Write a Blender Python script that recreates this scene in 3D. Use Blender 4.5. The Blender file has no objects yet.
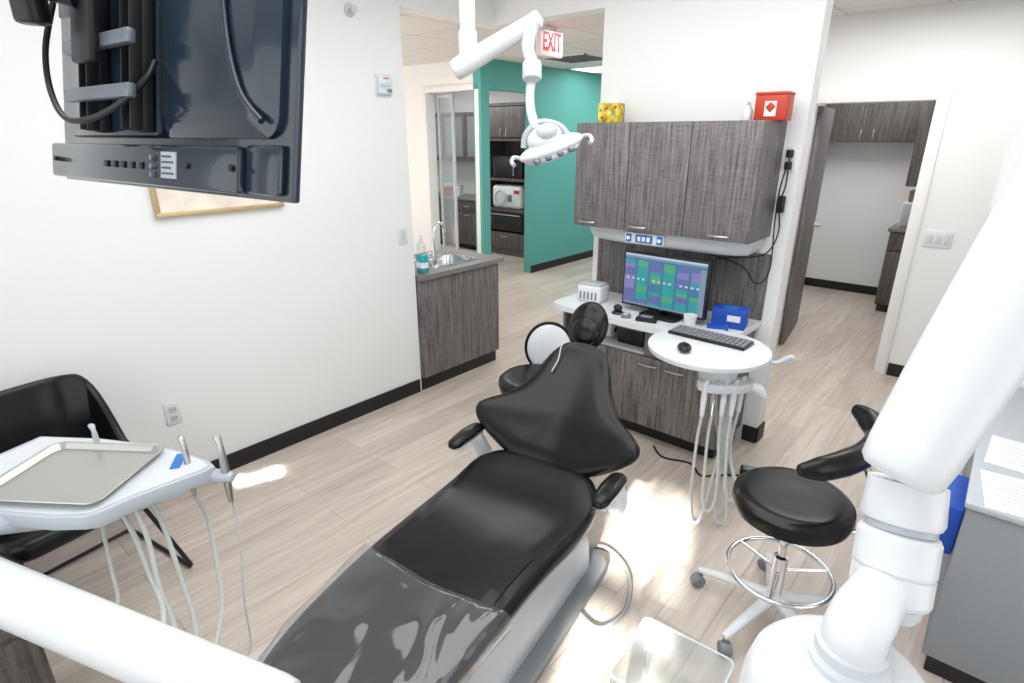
import bpy, bmesh, math, random
from mathutils import Vector as V, Matrix as Mx
random.seed(4)
PI=math.pi
SC=bpy.context.scene; C=SC.collection
# ---------------------------------------------------------------- camera
TH=math.atan(.361); YAW=math.radians(40.75); FPX=571.0; CAM=V((0,0,1.8))
Hh=V((-math.sin(YAW),math.cos(YAW),0))
Rr=V((math.cos(YAW),math.sin(YAW),0))
Ff=Hh*math.cos(TH)+V((0,0,-math.sin(TH)))
Uu=Hh*math.sin(TH)+V((0,0,math.cos(TH)))
def pt(px,py,D): return CAM+(Ff+Rr*((px-512)/FPX)+Uu*((341.5-py)/FPX))*D
def onz(px,py,z):
    d=Ff+Rr*((px-512)/FPX)+Uu*((341.5-py)/FPX); return CAM+d*((z-CAM.z)/d.z)
cd=bpy.data.cameras.new('camera'); cam=bpy.data.objects.new('camera',cd); C.objects.link(cam)
m=Mx.Identity(4)
for i,a in enumerate((Rr,Uu,-Ff)):
    for j in range(3): m[j][i]=a[j]
m.translation=CAM; cam.matrix_world=m
cd.sensor_width=36; cd.lens=FPX/1024*36; cd.clip_start=.02; SC.camera=cam
# ---------------------------------------------------------------- materials
def nt(name):
    m=bpy.data.materials.new(name); m.use_nodes=True; t=m.node_tree; return m,t,t.nodes['Principled BSDF']
def mat(name,col,rough=.5,metal=0,bump=0,scale=40,var=.04,trans=0,emit=0,alpha=1,coat=0,ior=1.45,spec=.5):
    m,t,b=nt(name)
    tc=t.nodes.new('ShaderNodeTexCoord'); n=t.nodes.new('ShaderNodeTexNoise'); n.inputs['Scale'].default_value=scale; n.inputs['Detail'].default_value=3
    t.links.new(tc.outputs['Object'],n.inputs['Vector'])
    r=t.nodes.new('ShaderNodeValToRGB'); r.color_ramp.elements[0].position=.3; r.color_ramp.elements[1].position=.7
    r.color_ramp.elements[0].color=(*[c*(1-var) for c in col],1); r.color_ramp.elements[1].color=(*[min(1,c*(1+var)) for c in col],1)
    t.links.new(n.outputs['Fac'],r.inputs['Fac']); t.links.new(r.outputs['Color'],b.inputs['Base Color'])
    b.inputs['Roughness'].default_value=rough; b.inputs['Metallic'].default_value=metal
    b.inputs['Transmission Weight'].default_value=trans; b.inputs['Alpha'].default_value=alpha
    b.inputs['Coat Weight'].default_value=coat; b.inputs['IOR'].default_value=ior
    b.inputs['Specular IOR Level'].default_value=spec
    if emit:
        t.links.new(r.outputs['Color'],b.inputs['Emission Color']); b.inputs['Emission Strength'].default_value=emit
    if bump:
        bp=t.nodes.new('ShaderNodeBump'); bp.inputs['Strength'].default_value=bump; bp.inputs['Distance'].default_value=.01
        t.links.new(n.outputs['Fac'],bp.inputs['Height']); t.links.new(bp.outputs['Normal'],b.inputs['Normal'])
    return m
def clearmat(name,tint,gl,base,gmax,bump=0,scale=6,rough=.06,dist=.02,g0=.04):
    m=bpy.data.materials.new(name); m.use_nodes=True; t=m.node_tree; t.nodes.clear(); L=t.links.new
    o=t.nodes.new('ShaderNodeOutputMaterial'); tr=t.nodes.new('ShaderNodeBsdfTransparent'); tr.inputs[0].default_value=(*tint,1)
    df=t.nodes.new('ShaderNodeBsdfDiffuse'); df.inputs[0].default_value=(*gl,1); gs=t.nodes.new('ShaderNodeBsdfGlossy'); gs.inputs['Roughness'].default_value=rough
    m1=t.nodes.new('ShaderNodeMixShader'); m1.inputs[0].default_value=base; L(tr.outputs[0],m1.inputs[1]); L(df.outputs[0],m1.inputs[2])
    lw=t.nodes.new('ShaderNodeLayerWeight'); lw.inputs['Blend'].default_value=.5
    pw=t.nodes.new('ShaderNodeMath'); pw.operation='POWER'; pw.inputs[1].default_value=3; L(lw.outputs['Facing'],pw.inputs[0])
    ma=t.nodes.new('ShaderNodeMath'); ma.operation='MULTIPLY_ADD'; ma.inputs[1].default_value=gmax; ma.inputs[2].default_value=g0; L(pw.outputs[0],ma.inputs[0])
    m2=t.nodes.new('ShaderNodeMixShader'); L(ma.outputs[0],m2.inputs[0]); L(m1.outputs[0],m2.inputs[1]); L(gs.outputs[0],m2.inputs[2]); L(m2.outputs[0],o.inputs[0])
    if bump:
        tc=t.nodes.new('ShaderNodeTexCoord'); n=t.nodes.new('ShaderNodeTexNoise'); n.inputs['Scale'].default_value=scale; n.inputs['Detail'].default_value=1.2; n.inputs['Distortion'].default_value=1.3
        mp=t.nodes.new('ShaderNodeMapping'); mp.inputs['Scale'].default_value=(1,.5,1); mp.inputs['Rotation'].default_value=(0,0,.5); L(tc.outputs['Object'],mp.inputs[0]); L(mp.outputs[0],n.inputs['Vector'])
        bp=t.nodes.new('ShaderNodeBump'); bp.inputs['Strength'].default_value=bump; bp.inputs['Distance'].default_value=dist
        L(n.outputs['Fac'],bp.inputs['Height'])
        L(bp.outputs['Normal'],gs.inputs['Normal'])
    return m
def wood(name,c0,c1,scl=(30,30,1.6),rough=.5):
    m,t,b=nt(name); L=t.links.new
    tc=t.nodes.new('ShaderNodeTexCoord'); mp=t.nodes.new('ShaderNodeMapping'); mp.inputs['Scale'].default_value=scl
    n=t.nodes.new('ShaderNodeTexNoise'); n.inputs['Scale'].default_value=2.2; n.inputs['Detail'].default_value=8; n.inputs['Roughness'].default_value=.68; n.inputs['Distortion'].default_value=.3
    L(tc.outputs['Object'],mp.inputs['Vector']); L(mp.outputs['Vector'],n.inputs['Vector'])
    m2=t.nodes.new('ShaderNodeMapping'); m2.inputs['Scale'].default_value=(8,8,80)
    n2=t.nodes.new('ShaderNodeTexNoise'); n2.inputs['Scale'].default_value=2; n2.inputs['Detail'].default_value=3
    L(tc.outputs['Object'],m2.inputs['Vector']); L(m2.outputs['Vector'],n2.inputs['Vector'])
    mx=t.nodes.new('ShaderNodeMath'); mx.operation='MULTIPLY_ADD'; mx.inputs[1].default_value=.20
    L(n2.outputs['Fac'],mx.inputs[0])
    s=t.nodes.new('ShaderNodeMath'); s.operation='MULTIPLY'; s.inputs[1].default_value=.82; L(n.outputs['Fac'],s.inputs[0]); L(s.outputs[0],mx.inputs[2])
    r=t.nodes.new('ShaderNodeValToRGB'); r.color_ramp.elements[0].position=.36; r.color_ramp.elements[1].position=.68
    r.color_ramp.elements[0].color=(*c0,1); r.color_ramp.elements[1].color=(*c1,1)
    L(mx.outputs[0],r.inputs['Fac']); L(r.outputs['Color'],b.inputs['Base Color']); b.inputs['Roughness'].default_value=rough
    return m
def floor_mat():
    m,t,b=nt('light_plank_floor'); L=t.links.new
    tc=t.nodes.new('ShaderNodeTexCoord'); mp=t.nodes.new('ShaderNodeMapping'); mp.inputs['Rotation'].default_value=(0,0,PI/2)
    L(tc.outputs['Object'],mp.inputs['Vector'])
    br=t.nodes.new('ShaderNodeTexBrick'); br.offset=.37; br.inputs['Scale'].default_value=1
    br.inputs['Brick Width'].default_value=1.25; br.inputs['Row Height'].default_value=.18; br.inputs['Mortar Size'].default_value=.0014
    br.inputs['Mortar Smooth'].default_value=.2; br.inputs['Bias'].default_value=0
    br.inputs['Color1'].default_value=(.66,.585,.515,1); br.inputs['Color2'].default_value=(.555,.485,.42,1); br.inputs['Mortar'].default_value=(.34,.29,.25,1)
    L(mp.outputs['Vector'],br.inputs['Vector'])
    m2=t.nodes.new('ShaderNodeMapping'); m2.inputs['Scale'].default_value=(11,.9,1); L(tc.outputs['Object'],m2.inputs['Vector'])
    n=t.nodes.new('ShaderNodeTexNoise'); n.inputs['Scale'].default_value=2; n.inputs['Detail'].default_value=9; n.inputs['Roughness'].default_value=.62; n.inputs['Distortion'].default_value=1.0
    L(m2.outputs['Vector'],n.inputs['Vector'])
    r=t.nodes.new('ShaderNodeValToRGB'); r.color_ramp.elements[0].position=.3; r.color_ramp.elements[1].position=.64
    r.color_ramp.elements[0].color=(.72,.705,.70,1); r.color_ramp.elements[1].color=(1,1,1,1); L(n.outputs['Fac'],r.inputs['Fac'])
    mx=t.nodes.new('ShaderNodeMix'); mx.data_type='RGBA'; mx.blend_type='MULTIPLY'; mx.inputs['Factor'].default_value=1
    L(br.outputs['Color'],mx.inputs[6]); L(r.outputs['Color'],mx.inputs[7]); L(mx.outputs[2],b.inputs['Base Color'])
    b.inputs['Roughness'].default_value=.34
    return m
def tile_mat():
    m,t,b=nt('ceiling_tiles'); L=t.links.new
    tc=t.nodes.new('ShaderNodeTexCoord'); br=t.nodes.new('ShaderNodeTexBrick'); br.offset=0; br.inputs['Scale'].default_value=1
    br.inputs['Brick Width'].default_value=.61; br.inputs['Row Height'].default_value=.61; br.inputs['Mortar Size'].default_value=.010
    br.inputs['Color1'].default_value=(.74,.735,.72,1); br.inputs['Color2'].default_value=(.70,.695,.68,1); br.inputs['Mortar'].default_value=(.56,.56,.55,1)
    L(tc.outputs['Object'],br.inputs['Vector']); L(br.outputs['Color'],b.inputs['Base Color']); b.inputs['Roughness'].default_value=.9
    return m
M={}
M['wall']=mat('white_wall_paint',(.83,.835,.83),.7,bump=.04,scale=180,var=.01)
M['ceil']=mat('white_ceiling',(.86,.86,.86),.9,var=.01)
M['teal']=mat('teal_wall_paint',(.10,.375,.335),.6,bump=.04,scale=180,var=.02)
M['base']=mat('black_baseboard',(.012,.012,.013),.5)
M['trimw']=mat('white_trim_paint',(.83,.83,.82),.4,var=.01)
M['floor']=floor_mat(); M['tile']=tile_mat()
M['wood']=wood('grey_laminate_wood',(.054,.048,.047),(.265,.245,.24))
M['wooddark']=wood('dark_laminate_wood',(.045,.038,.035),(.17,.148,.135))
M['counter']=mat('grey_stone_counter',(.20,.19,.185),.35,scale=120,var=.25)
M['white']=mat('white_plastic',(.73,.75,.77),.3,var=.01,coat=.2)
M['offw']=mat('off_white_plastic',(.60,.63,.66),.35,var=.02)
M['lgrey']=mat('light_grey_plastic',(.44,.475,.51),.35,var=.02)
M['grey']=mat('grey_plastic',(.20,.215,.23),.45)
M['panelgrey']=mat('grey_panel_laminate',(.26,.28,.30),.5,scale=200,var=.08)
M['leather']=mat('black_leather',(.0055,.0055,.006),.25,bump=.025,scale=90,spec=.34)
M['black']=mat('black_plastic',(.010,.010,.011),.35)
M['gloss']=mat('glossy_black_plastic',(.008,.010,.013),.12,coat=.5)
M['bluegrey']=mat('black_tv_plastic',(.014,.025,.038),.18,coat=.4)
M['steel']=mat('black_steel',(.02,.021,.023),.4,metal=.3)
M['chrome']=mat('chrome',(.75,.76,.78),.12,metal=1,var=.01)
M['brush']=mat('brushed_steel',(.55,.54,.52),.33,metal=1,scale=90)
M['bar']=mat('grey_bracket_steel',(.22,.25,.28),.35,metal=.6)
M['tray']=mat('tray_steel',(.50,.49,.46),.26,metal=.85,scale=8,var=.01)
M['hose']=mat('light_grey_hose',(.55,.57,.55),.45)
M['hosed']=mat('grey_hose',(.30,.31,.31),.45)
M['red']=mat('red_plastic',(.50,.045,.02),.4)
M['blue']=mat('blue_card',(.01,.07,.42),.5)
M['bluel']=mat('blue_label',(.03,.17,.48),.5)
M['paper']=mat('white_paper',(.84,.85,.86),.7,var=.01)
M['ink']=mat('dark_ink',(.08,.08,.09),.7)
M['inkl']=mat('pale_ink',(.45,.46,.5),.7)
M['mouth']=mat('blue_green_liquid',(.01,.38,.44),.15,var=.02,coat=.5)
M['yellow']=mat('yellow_patterned_card',(.62,.45,.05),.6,scale=28,var=.7)
M['gold']=mat('gold_frame',(.60,.45,.25),.4,metal=.4)
M['canvas']=mat('pale_canvas',(.80,.72,.62),.7,scale=6,var=.2)
M['emit']=mat('light_diffuser',(1,1,1),.5,emit=2.5,var=0)
M['lens']=mat('lamp_lens_glass',(.60,.70,.80),.08,coat=1)
M['exit']=mat('red_exit_letters',(.72,.02,.03),.5,emit=.5,var=.02)
M['exitw']=mat('exit_sign_face',(.80,.72,.72),.5,emit=.08,var=.01)
M['basket']=mat('brown_wicker',(.22,.13,.07),.8,bump=.5,scale=120,var=.4)
M['film']=clearmat('clear_glossy_film',(.90,.91,.92),(.5,.52,.55),.075,.55,bump=.75,scale=4.5,rough=.07,dist=.03,g0=.075)
M['clear']=clearmat('clear_acrylic',(.93,.95,.95),(.8,.86,.89),.12,.6,rough=.04,g0=.07)
# ---------------------------------------------------------------- mesh builder
def crom(P,n=8,closed=False):
    P=[V(p) for p in P]; N=len(P); out=[]
    rng=N if closed else N-1
    for i in range(rng):
        if closed: a,b,c,d=P[(i-1)%N],P[i],P[(i+1)%N],P[(i+2)%N]
        else: a,b,c,d=P[max(i-1,0)],P[i],P[i+1],P[min(i+2,N-1)]
        for k in range(n):
            t=k/n
            out.append(.5*((2*b)+(c-a)*t+(2*a-5*b+4*c-d)*t*t+(3*b-a-3*c+d)*t**3))
    if not closed: out.append(P[-1].copy())
    return out
class MB:
    def __init__(s): s.bm=bmesh.new()
    def box(s,c,size,rz=0,bev=0,seg=2,R=None):
        R4=(R.to_4x4() if R is not None else Mx.Rotation(rz,4,'Z'))
        mm=Mx.Translation(V(c))@R4@Mx.Diagonal((size[0],size[1],size[2],1))
        r=bmesh.ops.create_cube(s.bm,size=1,matrix=mm)
        if bev:
            es=list({e for v in r['verts'] for e in v.link_edges})
            bmesh.ops.bevel(s.bm,geom=es,offset=min(bev,min(size)*.49),segments=seg,profile=.5,affect='EDGES',clamp_overlap=True)
        return s
    def bb(s,x0,x1,y0,y1,z0,z1,bev=0): return s.box(((x0+x1)/2,(y0+y1)/2,(z0+z1)/2),(abs(x1-x0),abs(y1-y0),abs(z1-z0)),bev=bev)
    def rings(s,rs,cap0=True,cap1=True):
        vs=[[s.bm.verts.new(p) for p in r] for r in rs]; n=len(vs[0])
        for a,b in zip(vs,vs[1:]):
            for i in range(n): s.bm.faces.new((a[i],a[(i+1)%n],b[(i+1)%n],b[i]))
        if cap0: s.bm.faces.new(vs[0][::-1])
        if cap1: s.bm.faces.new(vs[-1])
        return s
    def tube(s,P,r,seg=10,sm=0,flat=1.0,upv=None):
        P=[V(p) for p in P]
        if sm:
            if isinstance(r,(list,tuple)):
                rr=[]; N=len(P)
                for i in range(N-1):
                    for k in range(sm): rr.append(r[i]+(r[i+1]-r[i])*k/sm)
                rr.append(r[-1]); r=rr
            P=crom(P,sm)
        n=len(P); rl=r if isinstance(r,(list,tuple)) else [r]*n
        T=[(P[min(i+1,n-1)]-P[max(i-1,0)]).normalized() for i in range(n)]
        up=V(upv) if upv else (V((0,0,1)) if abs(T[0].z)<.9 else V((1,0,0)))
        rs=[]
        nx=T[0].cross(up).normalized()
        for i in range(n):
            nx=(nx-T[i]*nx.dot(T[i]))
            nx=nx.normalized() if nx.length>1e-6 else T[i].orthogonal().normalized()
            ny=T[i].cross(nx)
            rs.append([P[i]+(nx*math.cos(2*PI*k/seg)+ny*math.sin(2*PI*k/seg)*flat)*rl[i] for k in range(seg)])
        return s.rings(rs)
    def cyl(s,a,b,r,r1=None,seg=24,bev=0):
        a=V(a); b=V(b); r1=r if r1 is None else r1
        if bev:
            d=(b-a).normalized()
            return s.tube([a,a+d*bev*.3,a+d*bev,b-d*bev,b-d*bev*.3,b],[r-bev,r-bev*.3,r,r1,r1-bev*.3,r1-bev],seg)
        return s.tube([a,b],[r,r1],seg)
    def lathe(s,c,prof,seg=32,R=None):
        c=V(c); R=R or Mx.Identity(3)
        rs=[[c+R@V((r*math.cos(2*PI*k/seg),r*math.sin(2*PI*k/seg),z)) for k in range(seg)] for r,z in [(max(r,.0004),z) for r,z in prof]]
        return s.rings(rs)
    def ell(s,c,rad,R=None,u=24,v=14):
        R4=(R.to_4x4() if R is not None else Mx.Identity(4))
        bmesh.ops.create_uvsphere(s.bm,u_segments=u,v_segments=v,radius=1,matrix=Mx.Translation(V(c))@R4@Mx.Diagonal((*rad,1)))
        return s
    def prism(s,P,z0,z1,f=None,bev=0):
        f=f or (lambda x,y,z:V((x,y,z)))
        if bev:
            cx=sum(p[0] for p in P)/len(P); cy=sum(p[1] for p in P)/len(P)
            def ins(o):
                q=[]
                for p in P:
                    d=V((p[0]-cx,p[1]-cy)); L=max(d.length,1e-5); q.append((cx+d.x*(1-o/L),cy+d.y*(1-o/L)))
                return q
            a=ins(bev); b=ins(bev*.3)
            rs=[[f(*p,z0) for p in a],[f(*p,z0+bev*.3) for p in b],[f(*p,z0+bev) for p in P],[f(*p,z1-bev) for p in P],[f(*p,z1-bev*.3) for p in b],[f(*p,z1) for p in a]]
        else: rs=[[f(*p,z0) for p in P],[f(*p,z1) for p in P]]
        return s.rings(rs)
    def cushion(s,P,t,er,crown,f):
        cx=sum(p[0] for p in P)/len(P); cy=sum(p[1] for p in P)/len(P)
        rs=[]
        for k in range(7):
            a=-PI/2+PI*k/6; ins=er*(1-math.cos(a)); z=t/2+t/2*math.sin(a); r=[]
            for p in P:
                d=V((p[0]-cx,p[1]-cy)); L=max(d.length,1e-5); q=1-ins/L; r.append(f(cx+d.x*q,cy+d.y*q,z))
            rs.append(r)
        for sc in (.82,.66,.5,.34,.18,.04):
            rs.append([f(cx+(p[0]-cx)*sc,cy+(p[1]-cy)*sc,t+crown*(1-(sc)**2)) for p in P])
        return s.rings(rs)
MW={}
def obj(name,mb,mt,parent=None,world=False,label=None,ang=38,kind=None):
    me=bpy.data.meshes.new(name)
    bmesh.ops.recalc_face_normals(mb.bm,faces=mb.bm.faces[:])
    mb.bm.to_mesh(me); mb.bm.free()
    me.polygons.foreach_set('use_smooth',[True]*len(me.polygons)); me.set_sharp_from_angle(angle=math.radians(ang))
    me.materials.append(M[mt] if isinstance(mt,str) else mt)
    o=bpy.data.objects.new(name,me); C.objects.link(o)
    if parent:
        o.parent=parent; MW[o.name]=MW[parent.name]
        if world: me.transform(MW[parent.name].inverted())
    else: MW[o.name]=Mx.Identity(4)
    if label: o['label']=label
    if kind: o['kind']=kind
    return o
def thing(name,label,cat,loc=(0,0,0),rz=0,group=None):
    o=bpy.data.objects.new(name,None); C.objects.link(o); o.empty_display_size=.1
    o.location=loc; o.rotation_euler=(0,0,rz); MW[o.name]=Mx.Translation(V(loc))@Mx.Rotation(rz,4,'Z')
    o['label']=label; o['category']=cat
    if group: o['group']=group
    return o
def tag(o,label,cat,group=None):
    o['label']=label; o['category']=cat
    if group: o['group']=group
    vs=[v.co for v in o.data.vertices]
    if vs and o.parent is None:
        b=V(((min(v.x for v in vs)+max(v.x for v in vs))/2,(min(v.y for v in vs)+max(v.y for v in vs))/2,min(v.z for v in vs)))
        o.data.transform(Mx.Translation(-b)); o.location=b; MW[o.name]=Mx.Translation(b)
    return o
def struct(name,mb,mt): return obj(name,mb,mt,kind='structure')
def text_mesh(name,s,size,mt,Mat,parent,ext=.001):
    cu=bpy.data.curves.new(name,'FONT'); cu.body=s; cu.size=size; cu.extrude=ext; cu.align_x='CENTER'; cu.align_y='CENTER'; cu.offset=size*.02
    t=bpy.data.objects.new('tmp',cu); C.objects.link(t); bpy.context.view_layer.update()
    me=bpy.data.meshes.new_from_object(t.evaluated_get(bpy.context.evaluated_depsgraph_get())); bpy.data.objects.remove(t)
    me.name=name; me.transform(Mat); me.materials.clear(); me.materials.append(M[mt])
    o=bpy.data.objects.new(name,me); C.objects.link(o); o.parent=parent; me.transform(MW[parent.name].inverted()); return o
def rrect(x0,x1,y0,y1,r,n=5):
    P=[]
    for cx,cy,a0 in ((x1-r,y1-r,0),(x0+r,y1-r,PI/2),(x0+r,y0+r,PI),(x1-r,y0+r,1.5*PI)):
        for k in range(n+1):
            a=a0+PI/2*k/n; P.append((cx+r*math.cos(a),cy+r*math.sin(a)))
    return P
# ================================================================ THE SETTING
XL=-3.065; YB=3.36; HC=2.62; RC=2.75; YD=5.15
struct('floor',MB().bb(-9,2.6,-1.6,10.3,-.1,0),'floor')
struct('ceiling',MB().bb(XL-.12,2.3,-1.5,YB+.12,RC,RC+.1),'ceil')
struct('ceiling_hall',MB().bb(-9,2.3,YB+.12,10.2,HC,HC+.1).bb(-9,XL-.12,-1.5,YB+.12,HC,HC+.1),'tile')
struct('wall_left',MB().bb(XL-.12,XL,-1.5,2.52,0,RC),'wall')
struct('trim_1',MB().bb(XL-.12,XL,2.52,YB+.12,2.53,RC).bb(XL,-2.15,YB,YB+.12,2.53,RC).bb(-.9,-.08,YB,YB+.12,2.53,RC),'wall')
struct('wall_back',MB().bb(-2.15,-.9,YB,YB+.12,0,RC).bb(-.08,2.3,YB,YB+.12,0,RC),'wall')
struct('wall_right',MB().bb(2.2,2.3,-1.5,YB,0,RC),'wall')
rw=MB(); y0,y1=-1.42,-1.3
rw.bb(XL,2.2,y0,y1,0,1.2).bb(XL,2.2,y0,y1,1.98,RC).bb(XL,.04,y0,y1,1.2,1.98).bb(.46,2.2,y0,y1,1.2,1.98)
struct('wall_rear',rw,'wall')
struct('window_1',MB().bb(.04,.46,y0+.03,y1-.03,1.50,1.60).bb(.23,.25,y0+.03,y1-.03,1.2,1.98),'trimw')
hw=MB()
hw.bb(-3.1,-1.36,YD,YD+.12,0,HC).bb(-1.36,-.56,YD,YD+.12,2.04,HC).bb(-.56,2.2,YD,YD+.12,0,HC)
hw.bb(-8.9,-5.86,YD,YD+.12,0,HC).bb(-5.86,-4.98,YD,YD+.12,2.31,HC)
hw.bb(2.2,2.3,YB+.12,YD,0,HC)
struct('wall_hall',hw,'wall')
struct('wall_teal',MB().bb(-5.01,-4.89,YD-.02,5.27,0,HC).bb(-5.01,-4.89,5.27,6.07,2.3,HC).bb(-5.01,-4.89,6.07,10,0,HC),'teal')
struct('wall_far',MB().bb(-4.89,-3.1,9.9,10,0,HC).bb(-3.1,-2.98,YD+.12,10,0,HC),'wall')
struct('wall_sterile_room',MB().bb(-8.9,-5.01,7.32,7.42,0,HC).bb(-9,-8.9,3,7.4,0,HC),'wall')
struct('wall_back_room',MB().bb(-1.97,-1.85,YD+.12,7.85,0,HC).bb(-1.97,.4,7.85,7.97,0,HC).bb(-.3,-.18,YD+.12,7.85,0,HC),'wall')
struct('baseboard_left',MB().bb(XL,XL+.014,-1.3,2.5,0,.1,bev=.003),'base')
struct('baseboard_back',MB().bb(-.9,-.888,YB,YB+.12,0,.1).bb(-.98,-.9,YB-.013,YB,0,.1).bb(-.08,2.2,YB-.013,YB,0,.1),'base')
struct('baseboard_hall',MB().bb(-.48,2.2,YD-.013,YD,0,.1).bb(-3.1,-1.44,YD-.013,YD,0,.1).bb(-4.89,-4.877,6.07,9.9,0,.1).bb(-8.8,-5.95,YD-.013,YD,0,.1),'base')
struct('baseboard_back_room',MB().bb(-1.85,-.93,7.837,7.85,0,.1).bb(-1.85,-1.837,YD+.12,7.83,0,.1),'base')
dt=MB()
dt.bb(-.568,-.49,YD-.018,YD+.135,0,2.11,bev=.004).bb(-1.43,-1.352,YD-.018,YD+.135,0,2.11,bev=.004).bb(-1.352,-.568,YD-.018,YD+.135,2.03,2.11,bev=.004)
struct('trim_2',dt,'trimw')
struct('trim_3',MB().bb(-5.91,-5.845,YD-.02,YD+.135,0,2.36,bev=.004).bb(-4.995,-4.93,YD-.022,YD+.12,0,2.30,bev=.003).bb(-5.845,-4.93,YD-.02,YD+.135,2.295,2.36,bev=.003),'trimw')
dR=Mx.Rotation(math.radians(7),3,'Z'); hg=V((-1.335,YD+.15,0))
dl=obj('door_1',MB().box(hg+dR@V((.0,.39,1.015)),(.04,.78,2.01),R=dR,bev=.003),'wood',kind='structure')
hq=hg+dR@V((.02,.72,1.0))
obj('door_handle',MB().cyl(hq,hq+dR@V((.06,0,0)),.012).cyl(hq+dR@V((.055,.01,0)),hq+dR@V((.055,-.12,0)),.009).cyl(hq,hq+dR@V((.008,0,0)),.03),'brush',dl)
# ================================================================ cabinet helpers
def pull(parent,c,axis,L=.11,out=V((0,-1,0)),world=True):
    c=V(c); a=V(axis)
    P=[c-a*L/2, c-a*L/2+out*.018, c-a*L*.3+out*.028, c+out*.032, c+a*L*.3+out*.028, c+a*L/2+out*.018, c+a*L/2]
    return obj('handle',MB().tube(P,.0055,8,4),'brush',parent,world)
def front(name,parent,x0,x1,y,z0,z1,mt='wood',handle=None,axis=(1,0,0),world=True):
    d=obj(name,MB().bb(x0+.002,x1-.002,y-.018,y,z0+.002,z1-.002,bev=.002),mt,parent,world)
    if handle: pull(d,(handle[0],y-.018,handle[1]),axis)
    return d
# ================================================================ upper cabinet
uc=thing('wall_cabinet','grey woodgrain wall cabinet with three doors above the computer monitor','cabinet',(-1.54,YB,1.27))
obj('body',MB().bb(-2.085,-.995,3.03,YB,1.27,1.87,bev=.002),'wood',uc,True)
w=(1.09)/3
for i in range(3):
    x0=-2.085+w*i
    front('door',uc,x0,x0+w,3.03,1.27,1.87,handle=(x0+w*(.25 if i else .3)+ (0.12 if i==2 else 0),1.30))
VP=[(-2.05,YB),(-2.05,3.16),(-1.98,3.11),(-1.8,3.075),(-1.5,3.06),(-1.2,3.075),(-1.08,3.11),(-1.02,3.16),(-1.02,YB)]
vm=MB(); vcx=-1.535
vm.rings([[V((vcx+(x-vcx)*k,YB+(y-YB)*k2,z)) for x,y in VP] for k,k2,z in ((.93,.80,1.175),(.965,.93,1.185),(.985,.985,1.205),(1,1,1.235),(1,1,1.27))])
vl=obj('light_valance',vm,'offw')
tag(vl,'off-white curved light valance fixed under the grey wall cabinet','valance')
sp=thing('control_strip','blue and white control panel with round sockets under the wall cabinet','switch panel',(-1.60,3.07,1.19))
obj('plate',MB().bb(-1.73,-1.475,3.040,3.064,1.195,1.262,bev=.008),'white',sp,True)
for i,x in enumerate((-1.70,-1.60,-1.50)):
    s_=obj('socket' if i!=1 else 'display',MB().bb(x-(.018 if i!=1 else .055),x+(.018 if i!=1 else .055),3.035,3.041,1.205,1.252,bev=.003),'bluel',sp,True)
    if i!=1: obj('socket_ring',MB().cyl((x,3.035,1.228),(x,3.031,1.228),.011,seg=16),'paper',s_,True)
    else:
        for dx in (-.03,0,.03): obj('display_key',MB().bb(x+dx-.010,x+dx+.010,3.032,3.035,1.215,1.241,bev=.001),'paper',s_,True)
# ================================================================ base cabinet
bc=thing('base_cabinet','grey woodgrain base cabinet with open shelf under the monitor','cabinet',(-1.53,YB,0))
b=MB(); b.bb(-2.08,-.99,2.93,YB-.02,.1,.56).bb(-2.08,-2.06,2.93,YB-.02,.56,.75).bb(-1.48,-.99,2.93,YB-.02,.56,.75).bb(-2.08,-1.48,YB-.04,YB-.02,.56,.75)
obj('body',b,'wood',bc,True)
obj('toe_kick',MB().bb(-2.04,-1.02,3.0,YB-.02,0,.1),'base',bc,True)
front('door',bc,-2.08,-1.72,2.93,.11,.56,handle=(-1.9,.52)); front('door',bc,-1.72,-1.36,2.93,.11,.56,handle=(-1.44,.52)); front('door',bc,-1.36,-.99,2.93,.11,.56,handle=(-1.27,.52))
front('drawer',bc,-1.48,-.99,2.93,.57,.745,handle=(-1.24,.66))
obj('shelf_liner',MB().bb(-2.06,-1.48,2.94,YB-.04,.56,.575),'offw',bc,True)
wt=obj('worktop',MB().prism([(-2.13,YB-.001),(-2.14,2.93)]+[tuple(p[:2]) for p in crom([(-2.12,2.87,0),(-2.0,2.845,0),(-1.6,2.82,0),(-1.2,2.83,0),(-1.02,2.86,0),(-.975,2.93,0)],5)]+[(-.97,YB-.001)],.75,.785),'white')
tag(wt,'white worktop with rounded front corners carrying the monitor','worktop')
bs=obj('backsplash',MB().bb(-2.10,-.97,YB-.018,YB-.001,.785,1.17),'wood'); tag(bs,'grey woodgrain back panel on the wall behind the monitor','panel')
# ---------------- monitor on worktop
mc=V((-1.445,3.04,.785)); mr=math.radians(-2)
mo=thing('computer_monitor','black widescreen computer monitor showing a coloured schedule','monitor',mc,mr)
obj('foot',MB().prism(rrect(-.12,.12,-.08,.08,.03),0,.014,bev=.003),'black',mo)
obj('stand',MB().bb(-.03,.03,.02,.045,.014,.22,bev=.006),'black',mo)
obj('housing',MB().bb(-.27,.27,-.02,.02,.035,.368,bev=.006),'black',mo)
obj('base_light',MB().bb(-.01,.01,-.0215,-.02,.042,.046),'bluel',mo)
sc_cols={'blue':(.035,.10,.17),'grn':(.05,.19,.10),'teal':(.02,.17,.17),'pur':(.07,.08,.20),'vio':(.12,.11,.24),'gry':(.11,.15,.20),'pale':(.24,.30,.36)}
scn=list(sc_cols); me=bpy.data.meshes.new('screen')
xs=[-.258+.516*i/30 for i in range(31)]; zs=[.05+.306*i/26 for i in range(27)]
vs=[(x,-.0215,z) for z in zs for x in xs]; fs_=[]; mi=[]
random.seed(11)
runs={}; runs2={}
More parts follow.
